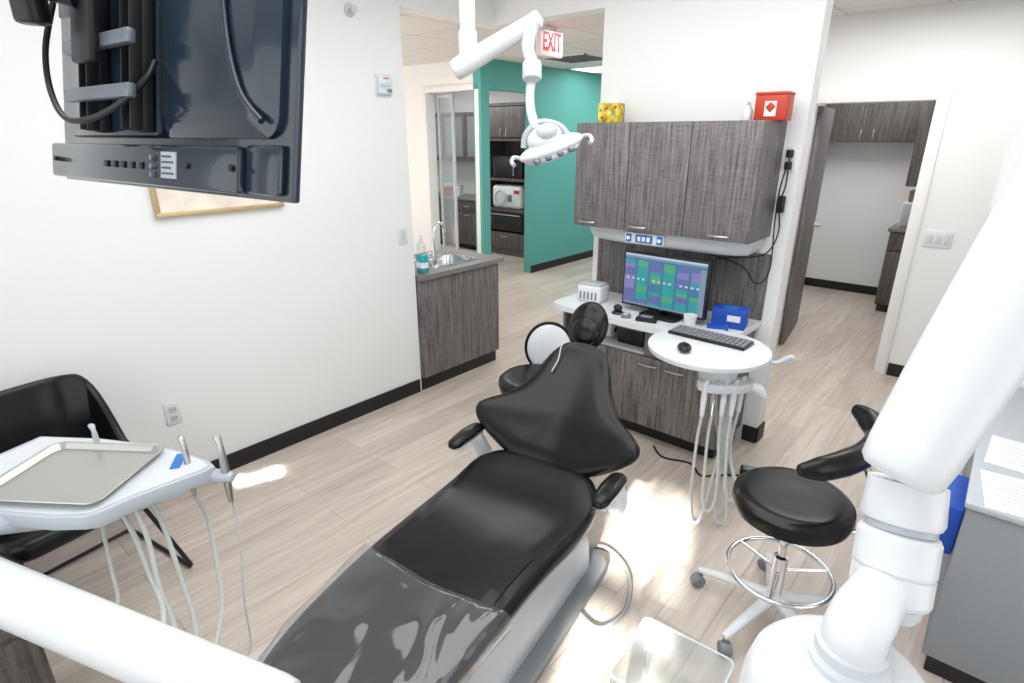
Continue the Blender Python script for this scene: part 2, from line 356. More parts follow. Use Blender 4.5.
for c_ in range(30):
    if c_%5==0:
        left=0
        for r_ in range(26):
            if left<=0:
                col=random.choice(['teal','pur','vio','grn','blue','teal','teal','pur']); left=random.choice([2,3,4,5])
            left-=1; runs[(c_,r_)]=col
for r_ in range(26):
    for c_ in range(30):
        k=runs[(c_//5*5,r_)]
        if r_==25: k='pale'
        elif r_==24: k='gry'
        elif r_==23: k='blue'
        elif r_==0: k='gry'
        elif c_>=28: k='gry'
        elif c_%5==4: k='blue'
        elif r_==13 and c_%2: k='pale'
        fs_.append((r_*31+c_,r_*31+c_+1,(r_+1)*31+c_+1,(r_+1)*31+c_)); mi.append(scn.index(k))
me.from_pydata(vs,[],fs_)
for n_ in scn: me.materials.append(mat('screen_'+n_,sc_cols[n_],.3,emit=.9))
me.polygons.foreach_set('material_index',mi)
so_=bpy.data.objects.new('screen',me); C.objects.link(so_); so_.parent=mo; MW['screen']=MW[mo.name]
# ---------------- small things on worktop
wb=thing('desk_dispenser','white boxy desktop device with ribbed front at the worktop left end','device',(-1.955,3.08,.785),.1)
obj('body',MB().box((0,0,.055),(.17,.14,.11),bev=.018,seg=3),'white',wb)
for i in range(5): obj('vent_slot',MB().box((-.055+.027*i,-.071,.045),(.012,.004,.05),bev=.001),'grey',wb)
obj('lid',MB().box((0,0,.113),(.15,.12,.012),bev=.005),'lgrey',wb)
ph=thing('desk_camera','small black desk webcam in front of the monitor','webcam',(-1.68,2.93,.785))
obj('base',MB().lathe((0,0,0),[(.035,0),(.038,.005),(.03,.014),(.012,.02)]),'black',ph)
obj('head',MB().ell((0,0,.035),(.028,.022,.022)),'black',ph)
k=thing('charging_cradle','low black charging cradle beside the monitor foot','cradle',(-1.47,2.90,.785),.2)
obj('body',MB().box((0,0,.011),(.12,.05,.022),bev=.006),'black',k); obj('dock',MB().box((0,.005,.027),(.07,.03,.012),bev=.004),'grey',k)
k=thing('adhesive_roll','small dark roll lying at the worktop front edge','roll',(-1.60,2.89,.785),.1)
obj('body',MB().lathe((0,0,0),[(.012,0),(.03,0),(.03,.02),(.012,.02)]),'grey',k); obj('core',MB().lathe((0,0,.001),[(.006,0),(.012,0),(.012,.02),(.006,.02)]),'paper',k)
k=thing('paper_cup','white paper cup beside the blue tissue box','cup',(-1.21,2.90,.785))
obj('body',MB().lathe((0,0,0),[(.001,0),(.026,0),(.036,.09),(.033,.09),(.024,.004),(.001,.004)]),'white',k)
obj('rim',MB().tube([(.035*math.cos(a),.035*math.sin(a),.09) for a in [i*PI/12 for i in range(25)]],.002,6),'white',k)
k=thing('tissue_box','bright blue tissue box on the worktop near the wall end','box',(-1.075,3.13,.785),.15)
obj('body',MB().box((0,0,.055),(.18,.11,.11),bev=.004),'blue',k)
obj('opening_panel',MB().lathe((0,0,.11),[(.001,0),(.045,0),(.045,.001),(.001,.001)]),'bluel',k)
obj('label_panel',MB().box((.03,-.0556,.06),(.07,.002,.035)),'white',k)
k=thing('supply_box','small flat blue supply box lying before the tissue box','box',(-1.08,2.97,.785),.4)
obj('body',MB().box((0,0,.02),(.11,.07,.04),bev=.003),'blue',k); obj('label_panel',MB().box((0,-.0355,.02),(.07,.002,.02)),'paper',k)
k=thing('bib_roll','white paper roll in the open shelf of the base cabinet','roll',(-1.83,3.05,.575))
obj('body',MB().cyl((-.07,0,.055),(.07,0,.055),.055,bev=.006),'paper',k); obj('core',MB().cyl((-.072,0,.055),(.072,0,.055),.018),'basket',k)
k=thing('storage_box','dark storage box in the open shelf of the base cabinet','box',(-1.62,3.08,.575))
obj('body',MB().box((0,0,.05),(.18,.16,.10),bev=.006),'black',k); obj('lid',MB().box((0,0,.107),(.185,.165,.014),bev=.004),'grey',k)
k=thing('tissue_carton','yellow and red patterned tissue carton on top of the wall cabinet','box',(-1.96,3.19,1.87),.2)
obj('body',MB().box((0,0,.055),(.125,.12,.11),bev=.003),'yellow',k)
for x_,z_,c_ in ((-.035,.03,'red'),(.03,.05,'teal'),(-.01,.08,'red'),(.045,.085,'red'),(-.045,.07,'teal')):
    obj('printed_flower',MB().cyl((x_,-.0605,z_),(x_,-.0615,z_),.010,seg=8),c_,k)
obj('tissue',MB().prism([tuple(p[:2]) for p in crom([(.035,0,0),(.01,.02,0),(-.03,.012,0),(-.02,-.02,0)],5,True)],.108,.15),'paper',k)
k=thing('white_bottle','small white bottle on the wall cabinet beside the red box','bottle',(-1.15,3.2,1.87))
obj('body',MB().lathe((0,0,0),[(.001,0),(.024,0),(.026,.01),(.025,.05),(.014,.065),(.012,.075),(.001,.078)]),'white',k); obj('cap',MB().cyl((0,0,.075),(0,0,.09),.009),'lgrey',k)
k=thing('sharps_box','red sharps box with white label on top of the wall cabinet','sharps container',(-1.03,3.22,1.87),.05)
obj('body',MB().box((0,0,.06),(.155,.12,.12),bev=.006),'red',k)
obj('label_panel',MB().box((.0,-.061,.055),(.055,.002,.07)),'paper',k); obj('warning_mark',MB().box((.0,-.0625,.062),(.036,.002,.036),R=Mx.Rotation(PI/4,3,'Y'),bev=.0008),'red',k)
obj('lid',MB().box((0,0,.126),(.16,.125,.014),bev=.004),'red',k)
k=thing('charger_cords','bundle of black cords hanging on the wall beside the wall cabinet','cord',(-.95,YB-.01,1.1))
obj('socket',MB().bb(-.975,-.925,YB-.014,YB,1.62,1.74,bev=.004),'white',k,True)
obj('plug',MB().bb(-.967,-.933,YB-.045,YB-.014,1.63,1.67,bev=.006),'black',k,True); obj('plug',MB().bb(-.967,-.933,YB-.045,YB-.014,1.69,1.73,bev=.006),'black',k,True)
obj('cord',MB().tube([(-.95,3.31,1.65),(-.96,3.28,1.5),(-.94,3.31,1.32),(-.97,3.29,1.2),(-1.05,3.27,1.16),(-1.25,3.28,1.12),(-1.35,3.31,1.0)],.004,8,8),'black',k,True)
obj('cord',MB().tube([(-.945,3.31,1.70),(-.93,3.27,1.55),(-.965,3.3,1.4),(-.95,3.29,1.1),(-1.0,3.25,1.02),(-1.1,3.28,1.1),(-1.3,3.3,1.14)],.004,8,8),'black',k,True)
obj('adapter',MB().box((-.955,3.325,1.45),(.04,.035,.09),bev=.008),'black',k,True)
# ================================================================ round delivery table
TC=V((-.965,2.565,0)); tz=.85
rt=thing('round_work_table','round white swing-out instrument table with hoses hanging below','instrument table',(TC.x,TC.y,0))
obj('tabletop',MB().lathe((TC.x,TC.y,0),[(.001,tz-.035),(.262,tz-.035),(.278,tz-.028),(.284,tz-.012),(.282,tz-.003),(.274,tz),(.001,tz)],56),'white',rt,True)
HB=TC+V((.12,-.11,0))
obj('hub',MB().prism([(HB.x-.03+.085*math.cos(a),HB.y+.03+.085*math.sin(a)) for a in [i*PI/12 for i in range(24)]],tz-.14,tz-.036,bev=.02),'white',rt,True)
obj('arm',MB().bb(-1.06,-.98,2.56,2.90,tz-.10,tz-.045,bev=.018),'offw',rt,True)
RA=V((Rr.x,Rr.y,0)); HA=V((Hh.x,Hh.y,0))
def HO(a,h,z): return V((HB.x,HB.y,0))+RA*a+HA*h+V((0,0,z))
obj('instrument_holder',MB().prism([tuple(HO(a,h,0)[:2]) for a,h in [tuple(p[:2]) for p in crom([(-.11,-.03,0),(-.05,-.07,0),(.06,-.075,0),(.13,-.04,0),(.14,.02,0),(.09,.03,0),(.0,.02,0),(-.09,.03,0)],4,True)]],tz-.15,tz-.105,bev=.01),'offw',rt,True)
for i,a in enumerate((-.085,-.04,.005,.05,.10)):
    p=HO(a,-.045 if i<4 else -.0,tz-.14)
    obj('handpiece',MB().tube([p+V((0,0,-.13)),p+V((0,0,-.05)),p+V((0,0,.0)),p-HA*.01+V((0,0,.04)),p-HA*.025+V((0,0,.058))],[.010,.014,.012,.009,.006],12,3),'white' if i!=1 else 'chrome',rt,True)
    s0=p+V((0,0,-.13)); dx=[-.02,-.01,.01,.0,-.03][i]; zb=[.035,.10,.03,.16,.07][i]
    P=[s0,s0+V((0,0,-.12))+RA*dx*.4,s0+V((0,0,-.30))+RA*dx-HA*.03]
    g=s0+RA*dx-HA*.05; g.z=zb+.06; P.append(g)
    g2=g+RA*.025-HA*.01; g2.z=zb; P.append(g2)
    g3=g+RA*.06; g3.z=zb+.05; P.append(g3)
    P+= [HO(.03+.012*i,-.02,.40),HO(.02+.01*i,.0,tz-.15)]
    obj('hose',MB().tube(P,.0075,8,8),'hose',rt,True)
obj('side_instrument',MB().tube([HO(.11,.0,tz-.13),HO(.15,-.01,tz-.14),HO(.18,-.015,tz-.155),HO(.205,-.02,tz-.19)],[.016,.024,.022,.012],14,4),'white',rt,True)
obj('swivel_syringe',MB().tube([TC+V((.25,.05,tz-.03)),TC+V((.30,.07,tz-.03)),TC+V((.335,.075,tz-.005)),TC+V((.36,.07,tz+.015))],[.006,.009,.014,.010],12,4),'offw',rt,True)
obj('supply_tube',MB().tube([(-1.02,2.9,tz-.08),(-1.0,2.84,.5),(-.93,2.80,.25),(-.88,2.86,.06),(-.9,2.95,.012)],.011,10,8),'hosed',rt,True)
kb=thing('keyboard','black computer keyboard on the round white table','keyboard',(-1.0,2.665,tz),-.02)
obj('case',MB().box((0,0,.008),(.39,.13,.016),bev=.005),'black',kb)
q=MB()
for r_ in range(5):
    for c_ in range(16): q.box((-.178+c_*.0238,-.05+r_*.024,.0185),(.019,.019,.006),bev=.0015,seg=1)
obj('keys',q,'grey',kb)
ms=thing('computer_mouse','black computer mouse beside the keyboard on the round table','mouse',tuple(onz(684,351,tz)),.5)
obj('body',MB().ell((0,0,.019),(.032,.05,.019)),'black',ms); obj('scroll_wheel',MB().cyl((-.004,.025,.034),(.004,.025,.034),.006),'grey',ms)
k=obj('power_cord',MB().tube([(-1.35,2.90,.006),(-1.25,2.82,.006),(-1.1,2.86,.006),(-1.0,2.78,.006),(-.93,2.84,.006),(-.84,2.92,.006)],.006,8,8),'black'); tag(k,'black power cord curling on the floor before the base cabinet','power cord')
k=thing('foot_switch','small black foot switch box on the floor beside the base cabinet','foot switch',(-.80,2.98,0),.3)
obj('body',MB().box((0,0,.018),(.1,.07,.036),bev=.01),'black',k); obj('pedal',MB().box((0,-.005,.041),(.07,.05,.01),bev=.004),'grey',k)
# ================================================================ sink unit
sc=thing('sink_cabinet','grey woodgrain sink cabinet at the end of the left wall','cabinet',(-3.3,2.95,0))
obj('body',MB().bb(-3.62,-3.045,2.53,3.36,.1,.75,bev=.002).bb(-3.62,-3.48,2.53,3.36,.75,.845).bb(-3.10,-3.045,2.53,3.36,.75,.845),'wood',sc,True)
obj('toe_kick',MB().bb(-3.6,-3.06,2.53,3.34,0,.1),'base',sc,True)
obj('side_panel',MB().bb(-3.045,-3.035,2.535,3.355,.1,.845,bev=.002),'wood',sc,True)
ct=MB().bb(-3.66,-3.005,2.53,2.83,.845,.88).bb(-3.66,-3.005,3.22,3.395,.845,.88).bb(-3.12,-3.005,2.83,3.22,.845,.88).bb(-3.66,-3.46,2.83,3.22,.845,.88)
k=obj('countertop',ct,'counter'); tag(k,'speckled grey countertop around the small steel sink','countertop')
k=thing('sink','small stainless steel sink set in the grey countertop','sink',(-3.29,3.025,.88))
rim=MB(); O=rrect(-3.475,-3.105,2.815,3.235,.06); I=rrect(-3.45,-3.13,2.84,3.21,.05)
I2=rrect(-3.42,-3.16,2.87,3.18,.05)
rim.rings([[V((*p,.881)) for p in O],[V((*p,.888)) for p in O],[V((*p,.887)) for p in I],[V((*p,.87)) for p in I],[V((*p,.755)) for p in I2]],cap0=False,cap1=True)
obj('basin',rim,'chrome',k,True); obj('drain',MB().cyl((-3.29,3.025,.755),(-3.29,3.025,.759),.03),'brush',k,True)
k=thing('faucet','tall chrome gooseneck faucet with lever handle at the sink','faucet',(-3.14,2.79,.88))
fx=V((-3.15,2.785,.88))
obj('base',MB().lathe(fx,[(.001,0),(.028,0),(.026,.012),(.016,.02),(.016,.06),(.001,.06)]),'chrome',k,True)
obj('spout',MB().tube([fx+V(p) for p in ((0,0,.05),(0,0,.22),(-.005,.02,.29),(-.015,.07,.315),(-.025,.12,.29),(-.03,.135,.24))],.0105,12,6),'chrome',k,True)
obj('lever',MB().tube([fx+V((.0,.0,.05)),fx+V((.04,.03,.065)),fx+V((.06,.06,.075))],[.009,.008,.006],10,3),'chrome',k,True)
k=thing('soap_pump','small chrome soap pump behind the sink faucet','soap dispenser',(-3.20,2.80,.88))
obj('base',MB().lathe((-3.23,2.80,.8805),[(.001,0),(.018,0),(.016,.04),(.006,.05),(.006,.09),(.001,.09)]),'chrome',k,True)
obj('nozzle',MB().tube([(-3.23,2.80,.965),(-3.25,2.84,.97),(-3.26,2.86,.955)],.006,8,3),'chrome',k,True)
k=thing('mouthwash_bottle','blue green mouthwash bottle with clear pump top on the sink counter','bottle',(-3.10,2.62,.88))
obj('body',MB().prism(rrect(-.04,.04,-.03,.03,.014),0,.13,bev=.006),'mouth',k)
obj('label_panel',MB().prism(rrect(-.0405,.0405,-.0305,.0305,.014),.035,.075),'paper',k)
obj('upper_body',MB().lathe((0,0,.13),[(.035,0),(.035,.05),(.028,.075),(.013,.09),(.013,.10),(.001,.10)]),'clear',k)
obj('cap',MB().cyl((0,0,.23),(0,0,.27),.014,bev=.002),'white',k)
# ================================================================ wall items
def plate(name,label,cat,c,n,w,h,mt='white'):
    n=V(n); r=n.cross(V((0,0,1))).normalized()*-1
    R=Mx((( r.x,n.x,0),(r.y,n.y,0),(r.z,n.z,1)))
    t=thing(name,label,cat,c)
    obj('plate',MB().box(V(c)+n*.004,(w,.008,h),R=R,bev=.003),mt,t,True)
    return t,R,n
t,R,n=plate('wall_outlet','white double wall outlet low on the left wall','outlet',(XL,.866,.447),(1,0,0),.075,.12)
for dz in (.024,-.024):
    s=obj('socket',MB().box(V((XL+.009,.866,.447+dz)),(.036,.006,.032),R=R,bev=.006),'offw',t,True)
    for dy in (-.007,.007): obj('slot',MB().box(V((XL+.0125,.866+dy,.449+dz)),(.003,.003,.012),R=R),'ink',s,True)
t,R,n=plate('light_switch','white light switch on the left wall beside the wall end','light switch',(XL,2.43,1.17),(1,0,0),.075,.12)
obj('rocker',MB().box(V((XL+.01,2.43,1.17)),(.034,.006,.066),R=R,bev=.003),'offw',t,True)
t,R,n=plate('alarm_strobe','white fire alarm strobe high on the left wall','alarm',(XL,2.355,2.085),(1,0,0),.115,.13)
obj('housing',MB().box(V((XL+.022,2.355,2.085)),(.1,.03,.10),R=R,bev=.01),'white',t,True)
obj('strobe_lens',MB().box(V((XL+.040,2.345,2.09)),(.07,.025,.03),R=R,bev=.01),'lens',t,True)
obj('marking',MB().box(V((XL+.0375,2.355,2.122)),(.04,.003,.006),R=R),'red',t,True)
obj('sounder',MB().box(V((XL+.038,2.375,2.055)),(.035,.004,.02),R=R,bev=.001),'grey',t,True)
t,R,n=plate('hall_switch','white double rocker switch on the hall wall right of the doorway','light switch',(-.366,YD,1.094),(0,-1,0),.17,.12)
for dx in (-.05,0,.05): obj('rocker',MB().box(V((-.366+dx,YD-.01,1.094)),(.033,.006,.066),bev=.003),'offw',t,True)
spz=2.46; spy=2.16
t=thing('fire_sprinkler','small white sprinkler head high on the left wall','sprinkler',(XL,spy,spz))
obj('escutcheon',MB().cyl((XL,spy,spz),(XL+.012,spy,spz),.035,bev=.003),'offw',t,True); obj('head',MB().cyl((XL+.012,spy,spz),(XL+.05,spy,spz),.012).cyl((XL+.045,spy,spz),(XL+.052,spy,spz),.02),'offw',t,True)
t=thing('framed_picture','pale framed picture on the left wall behind the television','picture',(XL,1.29,1.433))
fr=MB()
for y0_,y1_,z0_,z1_ in ((.97,1.61,1.433,1.455),(.97,1.61,1.91,1.932),(.97,.992,1.455,1.91),(1.588,1.61,1.455,1.91)): fr.bb(XL,XL+.03,y0_,y1_,z0_,z1_,bev=.003)
obj('frame',fr,'gold',t,True); obj('canvas',MB().bb(XL+.005,XL+.02,.992,1.588,1.455,1.91),'canvas',t,True)
t=thing('hall_duct_vent','dark square air vent in the hall ceiling beyond the exit sign','vent',(-4.1,5.9,HC))
obj('frame',MB().bb(-4.4,-3.8,5.6,5.62,HC-.01,HC).bb(-4.4,-3.8,6.18,6.2,HC-.01,HC).bb(-4.4,-4.38,5.6,6.2,HC-.01,HC).bb(-3.82,-3.8,5.6,6.2,HC-.01,HC),'trimw',t,True)
for i in range(10): obj('slat',MB().box((-4.1,5.65+i*.055,HC-.006),(.56,.03,.004),R=Mx.Rotation(.5,3,'X')),'grey',t,True)
obj('backing',MB().bb(-4.38,-3.82,5.62,6.18,HC-.003,HC-.001),'black',t,True)
for i,(x,y) in enumerate(((-4.2,7.0),(-.3,4.3),(-3.9,8.8))):
    lab=['recessed ceiling light panel beyond the dark vent in the teal corridor','recessed ceiling light panel in the hall before the back room doorway','recessed ceiling light panel farthest down the teal corridor'][i]
    t=thing('ceiling_light',lab,'ceiling light',(x,y,HC),group='hall ceiling light panels')
    obj('frame',MB().bb(x-.61,x+.61,y-.3,y-.28,HC-.01,HC).bb(x-.61,x+.61,y+.28,y+.3,HC-.01,HC).bb(x-.61,x-.59,y-.3,y+.3,HC-.01,HC).bb(x+.59,x+.61,y-.3,y+.3,HC-.01,HC),'trimw',t,True)
    obj('diffuser',MB().bb(x-.59,x+.59,y-.28,y+.28,HC-.006,HC-.001),'emit',t,True)
ex=V((-3.13,4.1,2.5))
t=thing('exit_sign','white exit sign with red letters hanging from the hall ceiling','sign',(ex.x,ex.y,HC))
obj('housing',MB().box(ex,(.045,.30,.20),bev=.008),'exitw',t,True)
obj('canopy',MB().bb(ex.x-.03,ex.x+.03,ex.y-.06,ex.y+.06,2.6,HC,bev=.004),'white',t,True)
TM=Mx(((0,0,1,ex.x+.024),(1,0,0,ex.y),(0,1,0,ex.z),(0,0,0,1)))
text_mesh('letters','EXIT',.165,'exit',TM@Mx.Diagonal((.72,1.15,1,1)),t,.002)
# ================================================================ hall-side rooms
t=thing('tall_appliance_cabinet','dark tall built-in cabinet with appliance niches beyond the teal doorway','cabinet',(-6.0,7.05,0))
b=MB().bb(-6.45,-6.41,6.8,7.3,0,2.25).bb(-5.6,-5.56,6.8,7.3,0,2.25).bb(-6.41,-5.6,7.27,7.3,0,2.25).bb(-6.41,-5.6,6.8,7.27,1.72,1.76).bb(-6.41,-5.6,6.8,7.27,1.14,1.18).bb(-6.41,-5.6,6.8,7.27,.68,.72).bb(-6.41,-5.6,6.8,7.27,.0,.1).bb(-6.41,-5.6,6.8,7.27,2.21,2.25)
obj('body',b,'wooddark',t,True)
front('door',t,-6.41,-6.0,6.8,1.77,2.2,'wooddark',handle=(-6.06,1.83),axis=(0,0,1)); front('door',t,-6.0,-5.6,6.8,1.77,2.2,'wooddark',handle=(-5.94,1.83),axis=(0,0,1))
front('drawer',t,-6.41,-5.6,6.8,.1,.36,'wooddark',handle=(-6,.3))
t=thing('black_microwave','black microwave in the upper niche of the tall cabinet','microwave',(-6.0,7.0,1.18))
obj('body',MB().bb(-6.3,-5.7,6.85,7.22,1.18,1.5,bev=.008),'black',t,True); obj('door',MB().bb(-6.28,-5.86,6.84,6.85,1.2,1.48,bev=.004),'gloss',t,True); obj('handle',MB().cyl((-5.85,6.82,1.22),(-5.85,6.82,1.46),.008),'brush',t,True)
t=thing('autoclave','white rounded steriliser with round door and red mark in the middle niche','steriliser',(-6.0,7.0,.72))
obj('body',MB().box((-6.0,7.02,.90),(.62,.40,.36),bev=.07,seg=4),'white',t,True); obj('door',MB().cyl((-6.1,6.82,.89),(-6.1,6.80,.89),.13,bev=.008),'offw',t,True); obj('display',MB().bb(-5.84,-5.74,6.81,6.83,.96,1.01,bev=.002),'red',t,True); obj('handle',MB().bb(-5.93,-5.89,6.77,6.83,.84,.94,bev=.006),'grey',t,True)
obj('door_ring',MB().tube([(-6.1+.1*math.cos(a),6.798,.89+.1*math.sin(a)) for a in [i*PI/12 for i in range(25)]],.008,6),'lgrey',t,True)
t=thing('small_oven','dark built-in oven in the lower niche','oven',(-6.0,7.0,.37))
obj('body',MB().bb(-6.39,-5.62,6.83,7.22,.365,.675,bev=.004),'black',t,True); obj('door',MB().bb(-6.33,-5.68,6.82,6.83,.39,.6,bev=.004),'gloss',t,True); obj('handle',MB().cyl((-6.3,6.80,.63),(-5.7,6.80,.63),.008),'brush',t,True)
t=thing('sterile_base_cabinet','dark woodgrain base cabinet run inside the glass doorway room','cabinet',(-7.4,7.0,0))
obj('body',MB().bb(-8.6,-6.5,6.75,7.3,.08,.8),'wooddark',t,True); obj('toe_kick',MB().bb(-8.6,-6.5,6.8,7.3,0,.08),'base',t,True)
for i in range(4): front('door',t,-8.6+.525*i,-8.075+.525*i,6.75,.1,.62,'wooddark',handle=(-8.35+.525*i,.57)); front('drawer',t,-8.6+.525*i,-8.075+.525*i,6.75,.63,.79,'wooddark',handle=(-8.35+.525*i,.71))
k=obj('sterile_countertop',MB().bb(-8.62,-6.48,6.72,7.31,.8,.835,bev=.004),'counter'); tag(k,'dark grey countertop inside the glass doorway room','countertop')
t=thing('sterile_wall_cabinet','grey glass fronted wall cabinets inside the glass doorway room','cabinet',(-7.4,7.1,1.35))
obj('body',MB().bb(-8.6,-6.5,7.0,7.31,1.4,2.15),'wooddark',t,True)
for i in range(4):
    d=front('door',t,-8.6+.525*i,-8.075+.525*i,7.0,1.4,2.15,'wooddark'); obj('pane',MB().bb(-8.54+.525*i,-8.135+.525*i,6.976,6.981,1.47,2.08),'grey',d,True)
t=thing('red_sharps_bin','red and white sharps bin on the counter inside the glass doorway room','sharps container',(-7.3,6.9,.835))
obj('body',MB().bb(-7.5,-7.34,6.82,6.98,.835,.98,bev=.01),'red',t,True); obj('lid',MB().bb(-7.51,-7.33,6.81,6.99,.98,1.03,bev=.01),'white',t,True)
t=thing('white_canister','white lidded canister beside the red bin on the far counter','canister',(-7.1,6.95,.835))
obj('body',MB().lathe((-7.15,6.92,.835),[(.001,0),(.07,0),(.075,.02),(.075,.17),(.001,.17)]),'white',t,True); obj('lid',MB().lathe((-7.15,6.92,1.005),[(.001,0),(.08,0),(.08,.02),(.001,.03)]),'lgrey',t,True)
t=thing('sliding_glass_door','clear sliding glass door leaf in the doorway left of the teal wall','door',(-5.6,5.3,0))
obj('frame',MB().bb(-5.83,-5.81,5.31,5.345,.01,2.28).bb(-5.57,-5.55,5.31,5.345,.01,2.28).bb(-5.81,-5.57,5.31,5.345,.01,.06).bb(-5.81,-5.57,5.31,5.345,2.24,2.28),'offw',t,True)
obj('pane',MB().bb(-5.81,-5.57,5.322,5.332,.06,2.24),'clear',t,True)
t=thing('far_wall_cabinet','dark woodgrain wall cabinets high on the back room far wall','cabinet',(-1.3,7.6,1.73))
obj('body',MB().bb(-1.84,-.92,7.52,7.845,1.73,2.25),'wooddark',t,True)
front('door',t,-1.84,-1.38,7.52,1.73,2.25,'wooddark',handle=(-1.44,1.8),axis=(0,0,1)); front('door',t,-1.38,-.92,7.52,1.73,2.25,'wooddark',handle=(-1.32,1.8),axis=(0,0,1))
t=thing('corner_wall_cabinet','dark wall cabinet hanging above the back room microwave','cabinet',(-.6,7.6,1.3))
obj('body',MB().bb(-.80,-.305,6.6,7.5,1.35,2.2),'wooddark',t,True); obj('door',MB().bb(-.818,-.8,6.6,7.05,1.35,2.2,bev=.002),'wooddark',t,True); obj('door',MB().bb(-.818,-.8,7.055,7.5,1.35,2.2,bev=.002),'wooddark',t,True)
t=thing('corner_base_cabinet','dark woodgrain base cabinet in the back room corner','cabinet',(-.6,7.5,0))
obj('body',MB().bb(-.92,-.31,7.1,7.84,.08,.86),'wooddark',t,True); obj('toe_kick',MB().bb(-.9,-.31,7.13,7.84,0,.08),'base',t,True); front('door',t,-.92,-.31,7.1,.1,.66,'wooddark',handle=(-.6,.6)); front('drawer',t,-.92,-.31,7.1,.67,.85,'wooddark',handle=(-.6,.76))
k=obj('corner_countertop',MB().bb(-.94,-.305,7.07,7.84,.86,.895,bev=.004),'counter'); tag(k,'grey countertop in the back room corner under the microwave','countertop')
t=thing('white_microwave','white microwave on the back room corner counter','microwave',(-.65,7.4,.895))
obj('body',MB().bb(-.88,-.4,7.2,7.6,.895,1.15,bev=.008),'white',t,True); obj('door',MB().bb(-.87,-.52,7.19,7.2,.91,1.135,bev=.003),'lgrey',t,True); obj('keypad',MB().bb(-.51,-.42,7.19,7.2,.92,1.13,bev=.003),'grey',t,True)
t=thing('wicker_basket','brown wicker basket on top of the white microwave','basket',(-.7,7.4,1.15))
obj('body',MB().prism(rrect(-.85,-.5,7.25,7.5,.04),1.15,1.25,bev=.01),'basket',t,True); obj('rim',MB().tube([(*p,1.25) for p in rrect(-.85,-.5,7.25,7.5,.04)]+[(-.5,7.4,1.25)],.009,8),'basket',t,True)
t=thing('leaning_pole','thin black pole standing against the back room left wall','pole',(-1.80,6.9,0))
obj('shaft',MB().cyl((-1.78,6.95,.05),(-1.83,7.0,1.62),.014),'black',t,True); obj('foot',MB().bb(-1.82,-1.70,6.85,7.1,0,.05,bev=.01),'black',t,True)
# ================================================================ DENTAL CHAIR
CR=math.radians(9)
ch=thing('dental_chair','black leather reclining dental chair with plastic covered foot end','dental chair',(-1.2,1.5,0),CR)
half=[(-1.17,.13),(-1.10,.20),(-.95,.245),(-.7,.272),(-.4,.280),(-.15,.29),(.0,.285),(.08,.25),(.135,.15)]
out=[(w_,s_) for s_,w_ in half]+[(-w_,s_) for s_,w_ in half[::-1]]
SO=[tuple(p[:2]) for p in crom([(a,b_,0) for a,b_ in out],5,True)]
def seatz(s_): return .445+.05*max(0,(s_+.12)/.25)**2-.035*max(0,(-.55-s_)/.6)-.016*math.exp(-((s_+.14)/.16)**2)
def fs(x,y,z): return V((x,y,seatz(y)+z-.022*max(0,(1-(x/.28)**2))*(1 if z>.06 else 0)))
obj('seat_cushion',MB().cushion(SO,.092,.05,.016,fs),'leather',ch)
half2=[(-1.185,.13),(-1.115,.207),(-.96,.253),(-.8,.273),(-.66,.284),(-.60,.288)]
o2=[(w_,s_) for s_,w_ in half2]+[(.14,-.605),(0,-.61),(-.14,-.605)]+[(-w_,s_) for s_,w_ in half2[::-1]]
def ff(x,y,z): return V((x,y,seatz(y)+z-.006+.003*math.sin(19*x+13*y)+.0025*math.sin(29*y-16*x)-.010*max(0,(1-(x/.28)**2))*(1 if z>.06 else 0)))
S2=[]
for i in range(len(o2)):
    a=V(o2[i]); b_=V(o2[(i+1)%len(o2)])
    for k_ in range(4): S2.append(tuple(a.lerp(b_,k_/4)))
obj('foot_cover',MB().cushion(S2,.112,.035,.010,ff),'film',ch,label='clear glossy plastic cover on the foot end')
sh=[(w_*.86,s_*.97) for w_,s_ in SO]
obj('seat_shell',MB().prism(sh,-.075,.01,lambda x,y,z:V((x*(1 if z>-.04 else .92),y,seatz(y)+z)),bev=.02),'white',ch)
lb=MB(); A=rrect(-.19,.19,-.78,.24,.06); B=rrect(-.15,.15,-.62,.06,.05)
lb.rings([[V((*p,.055)) for p in A],[V((p[0]*.97,p[1]*.97,.18)) for p in A],[V((*p,.30)) for p in B],[V((*p,.38)) for p in B]])
obj('lift_cover',lb,'lgrey',ch)
obj('floor_plate',MB().prism(rrect(-.25,.25,-.86,.30,.07),0,.055,bev=.012),'grey',ch)
BA=math.radians(47); b0=V((0,.17,.50)); bd=V((0,math.cos(BA),math.sin(BA))); bn=V((0,-math.sin(BA),math.cos(BA)))
hb=[(-.018,.13),(-.005,.19),(.025,.255),(.065,.325),(.105,.365),(.15,.372),(.19,.335),(.235,.275),(.29,.225),(.36,.185),(.43,.155),(.50,.120),(.55,.06)]
ob=[(w_-.02*v_/.5,v_) for v_,w_ in hb]+[(-w_-.02*v_/.5,v_) for v_,w_ in hb[::-1]]
BO=[tuple(p[:2]) for p in crom([(a,b_,0) for a,b_ in ob],4,True)]
def fb(x,y,z):
    cup=.50*x*x+ .10*max(0,.12-y)-(.014*math.exp(-(x/.11)**2)*(1 if z>.05 else 0))
    return b0+V((x,0,0))+bd*y+bn*(z+cup)
obj('backrest',MB().cushion(BO,.066,.030,.016,fb),'leather',ch)
obj('back_shell',MB().prism([(x*.8,.26+(y-.26)*.85) for x,y in BO],-.045,.0,fb,bev=.012),'white',ch)
obj('back_hinge',MB().box((0,.20,.42),(.26,.16,.10),bev=.03).box((0,.27,.46),(.14,.12,.09),R=Mx.Rotation(BA,3,'X'),bev=.02),'lgrey',ch)
hR=Mx.Rotation(math.radians(66),3,'X')
hc=V((-.05,.605,.985))
